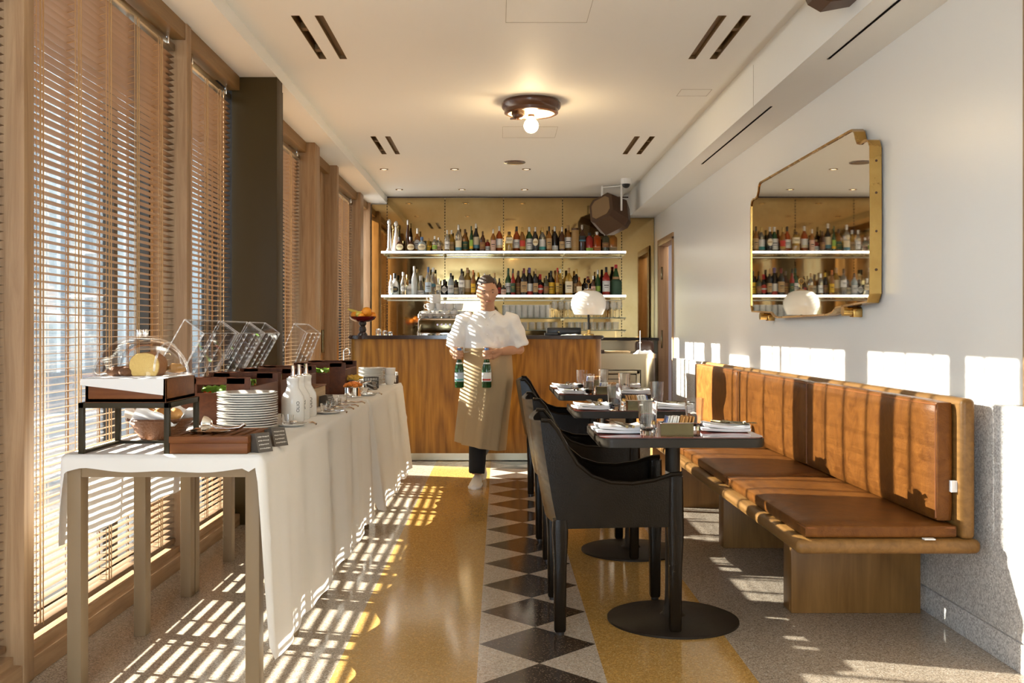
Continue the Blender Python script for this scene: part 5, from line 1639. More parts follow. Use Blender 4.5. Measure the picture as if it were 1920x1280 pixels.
# bread under the dome
t = thing('bread_loaf', 'cut yellow loaf with brown crust under the clear dome', 'bread', (-1.15, 3.27, tz + 0.003))
rs = []
for y, s in ((-0.045, .96), (-0.02, 1.0), (0.02, 1.0), (0.05, .86), (0.065, .5)):
    rs.append([Vector((0.052 * s * math.copysign(abs(math.cos(a)) ** .8, math.cos(a)), y, 0.038 + 0.042 * s * (math.sin(a) if math.sin(a) > 0 else max(-0.88, math.sin(a) * 1.25)))) for a in [2 * PI * i / 24 for i in range(24)]])
bm = NB(); rings(bm, rs, False, True); obj('crust', bm, 'crust', t, ang=60)
bm = NB()
rs = [[Vector((v.x * .96, -0.0465, 0.038 + (v.z - 0.038) * .96)) for v in rs[0]], [Vector((v.x * .99, -0.043, v.z)) for v in rs[0]]]
rings(bm, rs); obj('crumb', bm, 'bread', t)
for i, (x, y, l, rz, lb) in enumerate(((-1.245, 3.25, .030, 20, 'dark brown bread roll beside the yellow loaf under the dome'), (-1.21, 3.235, .025, 70, 'small dark bread piece in front under the dome'), (-1.25, 3.33, .032, 0, 'dark bread at the back of the dome'))):
    bm = NB(); ball(bm, (0, 0, 0.016), l * 1.2, 18, ry=l * .9, rz=0.017); o = obj('bread_roll', bm, 'darkbread'); o.location = (x, y, tz + 0.003); o.rotation_euler.z = R(rz); tag(o, lb, 'bread', 'bread under the dome')
bm = NB(); tube(bm, [(-0.03, 0, 0.014), (-0.012, 0.012, 0.02), (0.012, 0.012, 0.02), (0.03, 0, 0.014)], [.006, .016, .016, .006], 12); o = obj('croissant', bm, 'roll'); o.location = (-1.085, 3.34, tz + 0.008); o.rotation_euler.z = R(200); tag(o, 'golden croissant at the far corner under the clear dome', 'bread')

# basket with rolls
t = thing('wicker_basket', 'brown wicker basket of rolls behind the black riser', 'basket', (-1.21, 3.56, CT))
bm = NB(); pr = []
for i in range(15):
    f = i / 14; pr.append((0.068 + 0.045 * f + (0.0025 if i % 2 else 0), 0.002 + 0.07 * f))
rs = []
for (r_, z) in pr: rs.append([Vector((r_ * (1 + .012 * (1 if i % 2 else -1)) * math.cos(2 * PI * i / 60), r_ * .85 * (1 + .012 * (1 if i % 2 else -1)) * math.sin(2 * PI * i / 60), z)) for i in range(60)])
for (r_, z) in ((0.105, 0.070), (0.064, 0.008)): rs.append([Vector((r_ * math.cos(2 * PI * i / 60), r_ * .85 * math.sin(2 * PI * i / 60), z)) for i in range(60)])
rings(bm, rs); obj('weave', bm, 'wicker', t)
bm = NB(); tube(bm, [(0.116 * math.cos(2 * PI * i / 40), 0.099 * math.sin(2 * PI * i / 40), 0.072) for i in range(41)], 0.006, 6); obj('rim', bm, 'wicker', t)
bm = NB()
rs = []
for f, z0_ in ((0.0, 0.055), (0.35, 0.062), (0.75, 0.078), (1.0, 0.098)):
    rs.append([Vector(((0.05 + 0.075 * f) * math.cos(a), (0.042 + 0.064 * f) * math.sin(a), z0_ + f * (0.028 * math.cos(4 * a + .6) + 0.010 * math.sin(9 * a)))) for a in [2 * PI * i / 60 for i in range(60)]])
rings(bm, rs, True, False); o = obj('basket_napkin', bm, 'napkin', ang=80); o.location = t.location; tag(o, 'white napkin folded inside the wicker basket', 'napkin')
for i, (x, y, z, rz, lb) in enumerate(((-0.045, -0.02, .088, 10, 'golden roll at the window side of the wicker basket'), (0.01, -0.035, .086, 60, 'golden roll at the front of the wicker basket'), (0.055, -0.01, .088, 110, 'golden roll at the plate side of the wicker basket'), (0.0, 0.03, .095, 30, 'golden roll at the back of the wicker basket'))):
    bm = NB(); ball(bm, (0, 0, 0), 0.036, 16, ry=0.026, rz=0.024); o = obj('bread_roll', bm, 'roll'); o.location = (t.location.x + x, t.location.y + y, t.location.z + z); o.rotation_euler.z = R(rz); tag(o, lb, 'bread', 'rolls in the wicker basket')

# slotted bread board
t = thing('slotted_bread_board', 'brown wooden slotted cutting board box in front of the plate stack', 'cutting board', (-0.905, 3.25, CT))
bx0, bx1, by0, by1 = -1.035, -0.79, 3.125, 3.40
bm = NB(); box(bm, bx0, bx1, by0, by1, CT, CT + 0.033, 0.002); obj('crumb_box', bm, 'boxwood', t, world=True)
bm = NB()
zb0, zb1 = CT + 0.033, CT + 0.055
box(bm, bx0 - 0.002, bx1 + 0.002, by0 - 0.002, by0 + 0.03, zb0, zb1, 0.002); box(bm, bx0 - 0.002, bx1 + 0.002, by1 - 0.03, by1 + 0.002, zb0, zb1, 0.002)
for i in range(8):
    xx = bx0 + (bx1 - bx0 - 0.02) * i / 7; box(bm, xx, xx + 0.02, by0 + 0.03, by1 - 0.03, zb0, zb1, 0.001)
obj('slats', bm, 'boxwood', t, world=True)
zB = zb1
t = thing('oval_tray', 'small oval silver tray on the slotted cutting board', 'tray', (-0.94, 3.22, zB))
bm = NB(); rs = []
for r_, z in ((0.05, 0.001), (0.058, 0.004), (0.068, 0.007), (0.070, 0.009), (0.066, 0.009), (0.052, 0.005)):
    rs.append([Vector((r_ * math.cos(2 * PI * i / 40), r_ * .62 * math.sin(2 * PI * i / 40), z)) for i in range(40)])
rings(bm, rs); obj('dish', bm, 'chrome', t)
t = thing('serving_ladle', 'polished steel ladle lying on the small oval silver tray', 'ladle', (-0.935, 3.22, zB + 0.008))
bm = NB(); ml = Matrix.Translation((-0.022, 0, 0.024)) @ Matrix.Rotation(R(-82), 4, 'Y')
tt = NB(); lathe(tt, [(0.001, -0.030), (0.014, -0.026), (0.023, -0.012), (0.025, 0.0), (0.0235, 0.0), (0.020, -0.010), (0.012, -0.022), (0.001, -0.026)], 24, cap=False); merge(bm, tt, ml); obj('ladle_bowl', bm, 'chrome', t)
bm = NB(); tube(bm, [(0.006, 0, 0.016), (0.03, -0.004, 0.010), (0.07, -0.01, 0.009), (0.10, -0.014, 0.012), (0.118, -0.017, 0.024)], [0.006, 0.005, 0.005, 0.007, 0.006], 10); obj('handle', bm, 'chrome', t)
# slate name cards
def slate_card(x, y, rz, lab, sc=1.0):
    t = thing('slate_sign', lab, 'sign', (x, y, CT), R(rz), 'slate food signs')
    bm = NB(); prism(bm, [(-0.032 * sc, 0), (0.030 * sc, 0), (0.012 * sc, 0.060 * sc), (0.0, 0.060 * sc), (-0.032 * sc, 0.052 * sc)], 'Y', -0.030 * sc, 0.030 * sc); obj('wedge', bm, 'slate', t, smooth=False)
    bm = NB()
    nrm = Vector((0.060, 0, 0.018)).normalized()
    for li in range(4):
        f = 0.80 - li * 0.2
        px, pz = 0.030 * sc + (0.012 - 0.030) * sc * f, 0.060 * sc * f
        y_ = -0.022 * sc
        while y_ < 0.020 * sc:
            w_ = random.uniform(.002, .005) * sc
            c = Vector((px, y_, pz)) + nrm * 0.0004
            box(bm, c.x - 0.0004, c.x + 0.0004, y_, y_ + w_, c.z - random.uniform(.001, .0025), c.z + random.uniform(.001, .0025))
            y_ += w_ + 0.002
    obj('chalk_lettering', bm, 'chalk', t, smooth=False)
slate_card(-0.768, 3.19, -35, 'dark slate sign at the corner of the slotted board, nearer of the pair')
slate_card(-0.755, 3.36, -35, 'dark slate sign just behind the first one, below the plate stack')

# stacks of plates
bm = NB()
lathe(bm, [(0.055, 0.0), (0.06, 0.002), (0.085, 0.006), (0.117, 0.013), (0.118, 0.0155), (0.115, 0.016), (0.084, 0.0095), (0.06, 0.006), (0.001, 0.006)], 44)
pl0 = obj('plate', bm, 'ceramic', ang=70)
for i in range(15):
    o = pl0 if i == 0 else pl0.copy()
    if i: C.objects.link(o)
    o.location = (-1.0 + random.uniform(-.0015, .0015), 3.955 + random.uniform(-.0015, .0015), CT + i * 0.0093)
    tag(o, 'white dinner plate, %s from the bottom of the near plate stack' % ORD[i + 1] if i < 14 else 'white dinner plate on top of the near plate stack', 'plate', 'near stack of plates')
for i in range(13):
    o = pl0.copy(); C.objects.link(o)
    o.location = (-0.925 + random.uniform(-.002, .002), 7.22 + random.uniform(-.002, .002), CT + i * 0.0093); o.scale = (.82, .82, 1)
    tag(o, 'white plate, %s from the bottom of the far plate stack by the bar' % ORD[i + 1], 'plate', 'far stack of plates')

# white sauce bottles with pourers
for k, (x, y, tx, lb) in enumerate(((-0.885, 4.27, 'OLIO', 'nearest white ceramic bottle with steel pourer behind the plate stack'), (-0.885, 4.40, 'SALE', 'second white ceramic bottle with steel pourer, partly hidden by the nearest'), (-0.880, 4.53, 'OLIO', 'farthest white ceramic bottle with steel pourer of the three'))):
    t = thing('ceramic_bottle', lb, 'bottle', (x, y, CT), group='white pourer bottles')
    bm = NB(); lathe(bm, [(0.046, 0), (0.049, 0.004), (0.049, 0.092), (0.046, 0.108), (0.034, 0.128), (0.026, 0.142), (0.0245, 0.155), (0.0245, 0.172), (0.0265, 0.176), (0.0265, 0.186), (0.022, 0.188)], 32); obj('body', bm, 'ceramic', t)
    bm = NB(); lathe(bm, [(0.020, 0.187), (0.018, 0.193), (0.0095, 0.195), (0.0090, 0.238), (0.0095, 0.240)], 18); obj('pourer', bm, 'chrome', t)
    cu = bpy.data.curves.new('lettering', 'FONT'); cu.body = tx; cu.size = 0.020; cu.extrude = 0.0004; cu.align_x = 'CENTER'; cu.align_y = 'CENTER'
    tmp = bpy.data.objects.new('tmp_text', cu); C.objects.link(tmp)
    dg = bpy.context.evaluated_depsgraph_get(); me = bpy.data.meshes.new_from_object(tmp.evaluated_get(dg))
    C.objects.unlink(tmp); bpy.data.objects.remove(tmp)
    ang_ = R(-52)
    mt = Matrix.Translation((0.0492 * math.cos(ang_), 0.0492 * math.sin(ang_), 0.065)) @ Matrix.Rotation(ang_ + PI / 2, 4, 'Z') @ Matrix.Rotation(R(90), 4, 'X') @ Matrix.Rotation(R(90), 4, 'Z')
    me.transform(mt); me.materials.clear(); me.materials.append(M['ink'])
    o = bpy.data.objects.new('lettering', me); C.objects.link(o); o.parent = t

# saucers with small glasses and spoons
sc0 = thing('saucer', '', 'saucer', (0, 0, 0), group='saucers along the buffet edge')
bm = NB(); lathe(bm, [(0.03, 0), (0.05, 0.004), (0.062, 0.010), (0.060, 0.011), (0.045, 0.006), (0.001, 0.004)], 30); obj('dish', bm, 'ceramic', sc0)
jr0 = thing('small_glass', '', 'glass', (0, 0, 0), group='small glasses on the saucers')
bm = NB(); tumbler_bm(bm, 0.026, 0.04, 0.8, base=0.006); obj('cup', bm, 'glass', jr0)
sp0 = thing('steel_spoon', '', 'spoon', (0, 0, 0), group='spoons on the saucers')
bm = NB(); ball(bm, (0, 0, 0.010), 0.018, 16, ry=0.013, rz=0.007); obj('spoon_bowl', bm, 'chrome', sp0)
bm = NB(); tube(bm, [(0.015, 0, 0.010), (0.05, 0, 0.006), (0.085, 0, 0.010), (0.10, 0, 0.004)], [0.003, 0.0035, 0.006, 0.005], 8); obj('handle', bm, 'chrome', sp0)
SA = [(-0.845, 4.05, 'just behind the slate signs'), (-0.80, 4.68, 'beside the farthest ceramic bottle'), (-0.805, 4.86, 'second past the ceramic bottles'), (-0.81, 5.05, 'third past the ceramic bottles'), (-0.81, 5.25, 'fourth past the ceramic bottles'), (-0.80, 6.02, 'next to the fruit pot on the far table')]
for k, (x, y, w) in enumerate(SA):
    l1, l2, l3 = 'small white saucer %s' % w, 'little glass lying on the saucer %s' % w, 'steel spoon resting on the saucer %s' % w
    p1, p2, p3 = (x, y, CT), (x - 0.018, y + 0.01, CT + 0.0065), (x + 0.012, y - 0.015, CT + 0.008)
    if k == 0:
        sc0.location = p1; sc0['label'] = l1; jr0.location = p2; jr0['label'] = l2; sp0.location = p3; sp0['label'] = l3; sp0.rotation_euler.z = R(-15)
    else:
        dup(sc0, p1, None, l1); dup(jr0, p2, None, l2); dup(sp0, p3, R(random.uniform(-35, -5)), l3)

# wooden crates with clear lids and salad bowls
def crate(y0, y1, lab, k):
    t = thing('buffet_crate', lab, 'crate', (-1.2, (y0 + y1) / 2, CT), group='brown crates on the buffet')
    xa, xb, zt = (-1.345 if k < 3 else -1.265), (-1.025 if k < 3 else -0.945), 0.942
    def endp(y):
        bm = NB()
        w = xb - xa
        out = rrect(xa, xb, CT + 0.001, zt, 0.022, (0, 0, 1, 1), 5)
        hole = rrect(xa + 0.10, xb - 0.10, zt - 0.065, zt - 0.032, 0.016, (1, 1, 1, 1), 5)
        # frame the hand-hold slot with four slabs
        box(bm, xa, xa + 0.10, y, y + 0.012, CT, zt - 0.002, 0.003); box(bm, xb - 0.10, xb, y, y + 0.012, CT, zt - 0.002, 0.003)
        box(bm, xa + 0.0985, xb - 0.0985, y, y + 0.012, CT, zt - 0.065, 0.003); box(bm, xa + 0.02, xb - 0.02, y, y + 0.012, zt - 0.032, zt, 0.004)
        return bm
    for y in (y0, y1 - 0.012): obj('end_panel', endp(y), 'crate', t, world=True)
    bm = NB(); box(bm, xb - 0.012, xb, y0 + 0.012, y1 - 0.012, CT, 0.90, 0.002); obj('side_panel', bm, 'crate', t, world=True)
    bm = NB(); box(bm, xa, xa + 0.012, y0 + 0.012, y1 - 0.012, CT, 0.925, 0.002); obj('side_panel', bm, 'crate', t, world=True)
    bm = NB(); box(bm, xa + 0.012, xb - 0.012, y0 + 0.012, y1 - 0.012, CT + 0.05, CT + 0.06); obj('shelf', bm, 'crate', t, smooth=False, world=True)
CR = [(4.10, 4.62, 'nearest brown wooden crate with clear lid, behind the plates'), (4.68, 5.16, 'second brown crate with clear lid, behind the ceramic bottles'), (5.20, 5.58, 'third brown crate with clear lid, before the table gap'), (6.12, 6.60, 'farthest brown crate with clear lid, by the fruit pot')]
for k, (a, b, lb) in enumerate(CR): crate(a, b, lb, k)
def lid(y0, y1, lab, dx=0.0, dz=0.0, up=0.0):
    t = thing('clear_lid', lab, 'lid', (-1.33, (y0 + y1) / 2, 0.93), group='clear lids tipped open')
    A = Vector((-1.345 + dx, 0.925 + dz)); B = Vector((-1.235 + dx - up, 1.122 + dz)); Cc = Vector((-1.315 + dx - up, 1.18 + dz)); D = Vector((-1.425 + dx, 0.985 + dz))
    def sheet(p, q, y0, y1, th=0.003):
        d = (q - p).normalized(); n = Vector((-d.y, d.x)) * th
        bm = NB(); prism(bm, [tuple(p), tuple(q), tuple(q + n), tuple(p + n)], 'Y', y0, y1); return bm
    obj('front_sheet', sheet(A, B, y0, y1), 'acrylic', t, smooth=False, world=True)
    obj('top_sheet', sheet(B, Cc, y0, y1), 'acrylic', t, smooth=False, world=True)
    for y in (y0, y1 - 0.003):
        bm = NB(); prism(bm, [tuple(A), tuple(B), tuple(Cc), tuple(D)], 'Y', y, y + 0.003); obj('end_sheet', bm, 'acrylic', t, smooth=False, world=True)
        bm = NB(); bar(bm, (A.x, y, A.y), (B.x, y, B.y), 0.0042); bar(bm, (B.x, y, B.y), (Cc.x, y, Cc.y), 0.003); bar(bm, (D.x, y, D.y), (Cc.x, y, Cc.y), 0.0025); obj('edge_bar', bm, 'acryledge', t, world=True)
    bm = NB(); bar(bm, (B.x, y0, B.y), (B.x, y1, B.y), 0.003); bar(bm, (Cc.x, y0, Cc.y), (Cc.x, y1, Cc.y), 0.003); obj('edge_bar', bm, 'acryledge', t, world=True)
    for f in (.35, .68):
        bm = NB(); y = y0 + f * (y1 - y0); bar(bm, (A.x, y, A.y), (B.x, y, B.y), 0.002)
        obj('rib', bm, 'acryledge', t, world=True)
LID = [(4.16, 4.68, 'nearest clear acrylic lid tipped open over the first crate'), (4.72, 5.20, 'clear acrylic lid tipped open over the second crate'), (5.24, 5.60, 'clear acrylic lid tipped open over the third crate'), (6.14, 6.60, 'farthest clear acrylic lid, standing steeper over the last crate')]
for k, (a, b, lb) in enumerate(LID): lid(a, b, lb, dx=0.08 if k == 3 else 0, up=0.03 if k == 3 else 0)
def bowl_of(x, y, z, r, h, m, lab):
    t = thing('salad_bowl', lab, 'bowl', (x, y, z), group='bowls in the crates')
    bm = NB(); lathe(bm, [(r * .6, 0), (r * .9, h * .4), (r, h), (r * .97, h), (r * .86, h * .42), (0.001, h * .1)], 28, cap=False); obj('shell', bm, m, t)
    return t
zc = CT + 0.06
bn = ['nearest crate', 'second crate', 'third crate', 'farthest crate']
for k, (a, b, _) in enumerate(CR):
    yc = a + 0.16
    BX = -1.185 if k < 3 else -1.105
    bowl_of(BX, yc, zc, 0.11, 0.06, 'ceramic', 'white bowl of salad in the %s' % bn[k])
    rr = random.Random(k)
    for q in range(5):
        bm = NB()
        ball(bm, (0, 0, 0), 0.035 + rr.uniform(0, .015), 12, ry=0.03, rz=0.008)
        for v in bm.verts: v.co.z += 0.012 * math.sin(v.co.x * 160 + q) * math.cos(v.co.y * 130)
        o = obj('lettuce_leaf', bm, 'greenleaf', ang=80); an = q * 1.26
        o.location = (BX + 0.05 * math.cos(an), yc + 0.05 * math.sin(an), zc + 0.068 + .004 * q); o.rotation_euler = (rr.uniform(-.5, .5), rr.uniform(-.5, .5), an)
        tag(o, 'green lettuce leaf in the salad bowl of the %s' % bn[k], 'lettuce', 'lettuce leaves of the %s' % bn[k])
    for q in range(4):
        bm = NB(); ball(bm, (0, 0, 0), 0.017, 14); o = obj('cherry_tomato', bm, 'tomato' if k != 1 else 'orange'); an = q * 1.5 + 3.6
        o.location = (BX + 0.062 * math.cos(an), yc + 0.062 * math.sin(an), zc + 0.065); tag(o, '%s in the salad bowl of the %s' % ('red cherry tomato' if k != 1 else 'orange cherry tomato', bn[k]), 'tomato', 'tomatoes of the %s' % bn[k])
# pale wooden box with card between bottles and pots
t = thing('pale_box', 'pale wooden box with dark trim beside the second crate', 'box', (-0.97, 5.12, CT))
bm = NB(); box(bm, -1.018, -0.925, 4.98, 5.30, CT, CT + 0.10, 0.002); obj('case', bm, 'palewood', t, world=True)
bm = NB(); box(bm, -1.020, -0.920, 4.975, 5.305, CT + 0.10, CT + 0.108, 0.002); obj('lid', bm, 'boxwood', t, world=True)
slate_card(-0.885, 5.13, -20, 'small slate sign leaning before the pale wooden box')

# fruit pots on the far table
def pot(x, y, r, h, lab, fruits, m, fl):
    t = thing('steel_pot', lab, 'pot', (x, y, CT), group='steel fruit pots')
    bm = NB(); lathe(bm, [(r, 0), (r, h), (r * 1.04, h + 0.002), (r * .96, h), (r * .95, 0.006), (0.001, 0.005)], 30, cap=False); obj('shell', bm, 'chrome', t)
    bm = NB(); lathe(bm, [(r * 1.25, 0), (r * 1.3, 0.004), (r, 0.005)], 30); obj('saucer', bm, 'chrome', t)
    rr = random.Random(int(1000 * y))
    for q in range(fruits):
        an, rad = q * 2.4, r * .85 * math.sqrt((q + .5) / fruits)
        bm = NB(); ball(bm, (0, 0, 0), 0.021, 12, ry=0.017, rz=0.011); o = obj('fruit_piece', bm, m)
        o.location = (x + rad * math.cos(an), y + rad * math.sin(an), CT + h + 0.002 + 0.022 * (1 - (rad / r) ** 2) + rr.uniform(0, .004)); o.rotation_euler = (rr.uniform(-.6, .6), rr.uniform(-.6, .6), an)
        tag(o, fl, 'fruit', fl + 's')
pot(-0.865, 5.90, 0.052, 0.055, 'nearer steel pot of dried apricots on the far buffet table', 13, 'apricot', 'dried orange apricot heaped in the nearer steel pot')
pot(-0.905, 6.22, 0.052, 0.08, 'farther steel pot of yellow fruit on the far buffet table', 13, 'yellowfruit', 'yellow fruit piece heaped in the farther steel pot')
t = thing('serving_tongs', 'steel tongs lying over the nearer apricot pot', 'tongs', (-0.83, 5.92, CT + 0.06))
bm = NB(); tube(bm, [(-0.05, 0.01, 0.012), (0.0, -0.01, 0.016), (0.07, -0.03, 0.032)], 0.004, 8); obj('arm', bm, 'chrome', t)
bm = NB(); tube(bm, [(-0.05, 0.03, 0.010), (0.0, 0.01, 0.016), (0.07, -0.025, 0.034)], 0.004, 8); obj('arm', bm, 'chrome', t)
t = thing('wire_basket', 'small dark wire basket before the far plate stack', 'basket', (-0.875, 6.80, CT))
bm = NB()
for z in (0.002, 0.025, 0.05, 0.075): tube(bm, [(0.05 * math.cos(2 * PI * i / 24), 0.05 * math.sin(2 * PI * i / 24), z) for i in range(25)], 0.0025, 5)
for i in range(16): bar(bm, (0.05 * math.cos(2 * PI * i / 16), 0.05 * math.sin(2 * PI * i / 16), 0), (0.05 * math.cos(2 * PI * i / 16), 0.05 * math.sin(2 * PI * i / 16), 0.078), 0.0022, 5)
obj('wires', bm, 'darkmetal', t)
slate_card(-0.845, 6.62, -20, 'slate sign before the wire basket on the far buffet table', .9)
for i, (x, y, z, lb) in enumerate(((-0.80, 7.28, 0.0, 'lowest white cup at the far end of the buffet'), (-0.80, 7.28, 0.052, 'upper white cup at the far end of the buffet'))):
    dup(cup0, (x, y, CT + z), R(30), lb, 'white cups at the end of the buffet')
t = thing('cutlery_holder', 'dark cutlery holder with folded napkins at the far buffet corner', 'holder', (-0.79, 7.45, CT))
bm = NB(); box(bm, -0.035, 0.035, -0.04, 0.04, 0, 0.06, 0.004); obj('block', bm, 'darkwood', t)
bm = NB(); box(bm, -0.04, 0.03, -0.035, 0.035, 0.06, 0.085, 0.004); obj('napkins', bm, 'napkin', t)
bm = NB()
for k in range(4): tube(bm, [(-0.03 + .017 * k, -0.045, 0.01), (-0.03 + .017 * k, -0.05, 0.06), (-0.03 + .017 * k, -0.046, 0.082)], 0.004, 6)
obj('cutlery', bm, 'chrome', t)

t = thing('hook_stand', 'thin chrome stand with a hooked top on the far buffet table', 'stand', (-1.14, 7.30, CT))
bm = NB(); cyl(bm, (0, 0), 0.05, 0, 0.006, 24); obj('base', bm, 'chrome', t)
bm = NB(); tube(bm, [(0, 0, 0.004), (0, 0, 0.235)] + [(0.022 - 0.022 * math.cos(R(a)), 0, 0.235 + 0.03 * math.sin(R(a))) for a in range(20, 221, 25)], 0.005, 8); obj('hook', bm, 'chrome', t)
# ------------------------------------------------------------------ waiter
def remeshed(bm, voxel, smooth_it=3):
    me = bpy.data.meshes.new('tmp_body'); bm.to_mesh(me); bm.free()
    o = bpy.data.objects.new('tmp_body', me); C.objects.link(o)
    r = o.modifiers.new('r', 'REMESH'); r.mode = 'VOXEL'; r.voxel_size = voxel
    s = o.modifiers.new('s', 'SMOOTH'); s.factor = 0.5; s.iterations = smooth_it
    dg = bpy.context.evaluated_depsgraph_get()
    nm = bpy.data.meshes.new_from_object(o.evaluated_get(dg))
    C.objects.unlink(o); bpy.data.objects.remove(o)
    b2 = bmesh.new(); b2.from_mesh(nm); bpy.data.meshes.remove(nm)
    return b2

def loft(bm, secs, seg=28):
    """secs: (center xyz, rx, ry, yaw)"""
    rs = []
    for c, rx, ry, yaw in secs:
        c = Vector(c); cs, sn = math.cos(yaw), math.sin(yaw)
        ring = []
        for i in range(seg):
            a = 2 * PI * i / seg
            u, v = rx * math.copysign(abs(math.cos(a)) ** .9, math.cos(a)), ry * math.copysign(abs(math.sin(a)) ** .9, math.sin(a))
            ring.append(c + Vector((u * cs - v * sn, u * sn + v * cs, 0)))
        rs.append(ring)
    rings(bm, rs)

PX, PY = -0.085, 7.40
P = thing('person', 'waiter in white shirt and tan apron walking past the bar with two green bottles', 'person', (PX, PY, 0))
def w(x, y, z): return Vector((x, y, z))
HR = w(-0.155, 7.43, 0.82); KR = w(-0.150, 7.345, 0.455); AR = w(-0.165, 7.30, 0.085)
HL = w(-0.015, 7.44, 0.82); KL = w(-0.045, 7.42, 0.455); AL = w(-0.150, 7.74, 0.20)
SR = w(-0.245, 7.40, 1.215); ER = w(-0.335, 7.44, 0.985); WR = w(-0.312, 7.225, 0.985)
SL_ = w(0.075, 7.40, 1.215); EL = w(0.150, 7.42, 1.00); WL = w(0.005, 7.215, 0.985)
HC = w(-0.088, 7.325, 1.425)
NECK = w(-0.085, 7.385, 1.265)
b = NB()
loft(b, [((-0.085, 7.43, 0.78), .150, .105, 0), ((-0.085, 7.43, 0.86), .158, .112, 0), ((-0.085, 7.425, 0.96), .135, .095, 0), ((-0.085, 7.415, 1.08), .150, .105, 0), ((-0.085, 7.405, 1.18), .172, .105, 0), ((-0.085, 7.40, 1.24), .140, .085, 0), ((-0.085, 7.39, 1.27), .07, .06, 0)])
tube(b, [NECK - Vector((0, -.01, .02)), NECK + Vector((0, -.02, .04)), HC + Vector((0, .015, -.06))], [.058, .052, .050], 16)
for s_, e_, w_ in ((SR, ER, WR), (SL_, EL, WL)):
    tube(b, [s_, (s_ + e_) / 2, e_, (e_ + w_) / 2, w_], [.052, .046, .039, .036, .026], 14)
    ball(b, s_, .054, 14); ball(b, e_, .038, 12)
for h_, k_, a_ in ((HR, KR, AR), (HL, KL, AL)):
    tube(b, [h_, (h_ + k_) / 2, k_, k_ + (a_ - k_) * .35, a_], [.082, .070, .054, .054, .036], 16); ball(b, k_, .055, 12)
# head
t_ = bmesh.new()
bmesh.ops.create_uvsphere(t_, u_segments=36, v_segments=28, radius=1)
for v in t_.verts:
    x, y, z = v.co
    sx, sy, sz = .073, .092, .112
    if z < 0:
        sx *= 1 - .26 * (-z) ** 1.4; sy *= 1 - .16 * (-z)
    px, py, pz = x * sx, y * sy, z * sz
    if y < -0.2:
        f = max(0, -y)
        py += .010 * f * math.exp(-((pz - .006) / .012) ** 2) * (math.exp(-((abs(px) - .030) / .014) ** 2))      # eye sockets
        py -= .020 * f * math.exp(-(px / .010) ** 2) * math.exp(-((pz + .022) / .020) ** 2)                    # nose
        py -= .005 * f * math.exp(-(px / .022) ** 2) * math.exp(-((pz + .058) / .010) ** 2)                    # lips
        py -= .009 * f * math.exp(-(px / .026) ** 2) * math.exp(-((pz + .098) / .014) ** 2)                    # chin
        py -= .004 * f * math.exp(-((pz - .026) / .010) ** 2)                                                  # brow
    v.co = (px, py, pz)
for s in (-1, 1):
    ball(t_, (s * .072, .006, -.008), .010, 10, ry=.020, rz=.030)
HM = Matrix.Translation(HC) @ Matrix.Rotation(R(12), 4, 'X') @ Matrix.Rotation(R(8), 4, 'Z') @ Matrix.Rotation(R(-4), 4, 'Y')
merge(b, t_, HM)
# hands: palm, four fingers curled round the bottle neck, thumb opposing
def hand(b, wrist, grip, side):
    """grip: axis point of the bottle neck (vertical axis)"""
    g = Vector(grip)
    d = Vector((g.x - wrist.x, g.y - wrist.y, 0)).normalized()
    out = Vector((side, 0, 0))
    rb = 0.024
    knk = g - d * .012 + out * .030                 # knuckle side
    palm_c = (Vector(wrist) + knk) / 2 + Vector((0, 0, .0))
    pts = [Vector(wrist), Vector(wrist) + (knk - Vector(wrist)) * .4, knk + Vector((0, 0, -.004))]
    tube(b, [pts[0], pts[1] + Vector((0, 0, .012)), pts[2] + Vector((0, 0, .020))], [.024, .022, .017], 10)
    tube(b, [pts[0], pts[1] + Vector((0, 0, -.012)), pts[2] + Vector((0, 0, -.022))], [.024, .021, .016], 10)
    a0 = math.atan2((knk - g).y, (knk - g).x)
    L_ = [.95, 1.08, 1.0, .78]
    for i in range(4):
        zf = .026 - i * .0175
        arc = []
        n = 7
        for k in range(n):
            f = k / (n - 1)
            an = a0 - side * 1.0 * (0.05 + f * 3.1 * L_[i])
            rr_ = rb + .006 - .004 * f
            arc.append(g + Vector((rr_ * math.cos(an), rr_ * math.sin(an), zf - .004 * f)))
        tube(b, [knk + Vector((0, 0, zf))] + arc, [.0092] + [.0088 - .0018 * k / (n - 1) for k in range(n)], 9)
        ball(b, arc[-1], .0072, 8)
    th0 = Vector(wrist) * .45 + knk * .55 - out * .016 + Vector((0, 0, .022))
    th1 = g - d * .030 - out * .006 + Vector((0, 0, .042))
    th2 = g - out * .022 - d * .006 + Vector((0, 0, .046))
    tube(b, [th0, th1, th2], [.012, .0100, .0085], 9); ball(b, th2, .0085, 8)
G1 = w(-0.286, 7.140, 0.968); G2 = w(-0.090, 7.145, 0.968)
hand(b, WR, G1, -1)
hand(b, WL, G2, 1)
body = remeshed(b, 0.0045, 3)
obj('body', body, 'skin', P, world=True, ang=180)
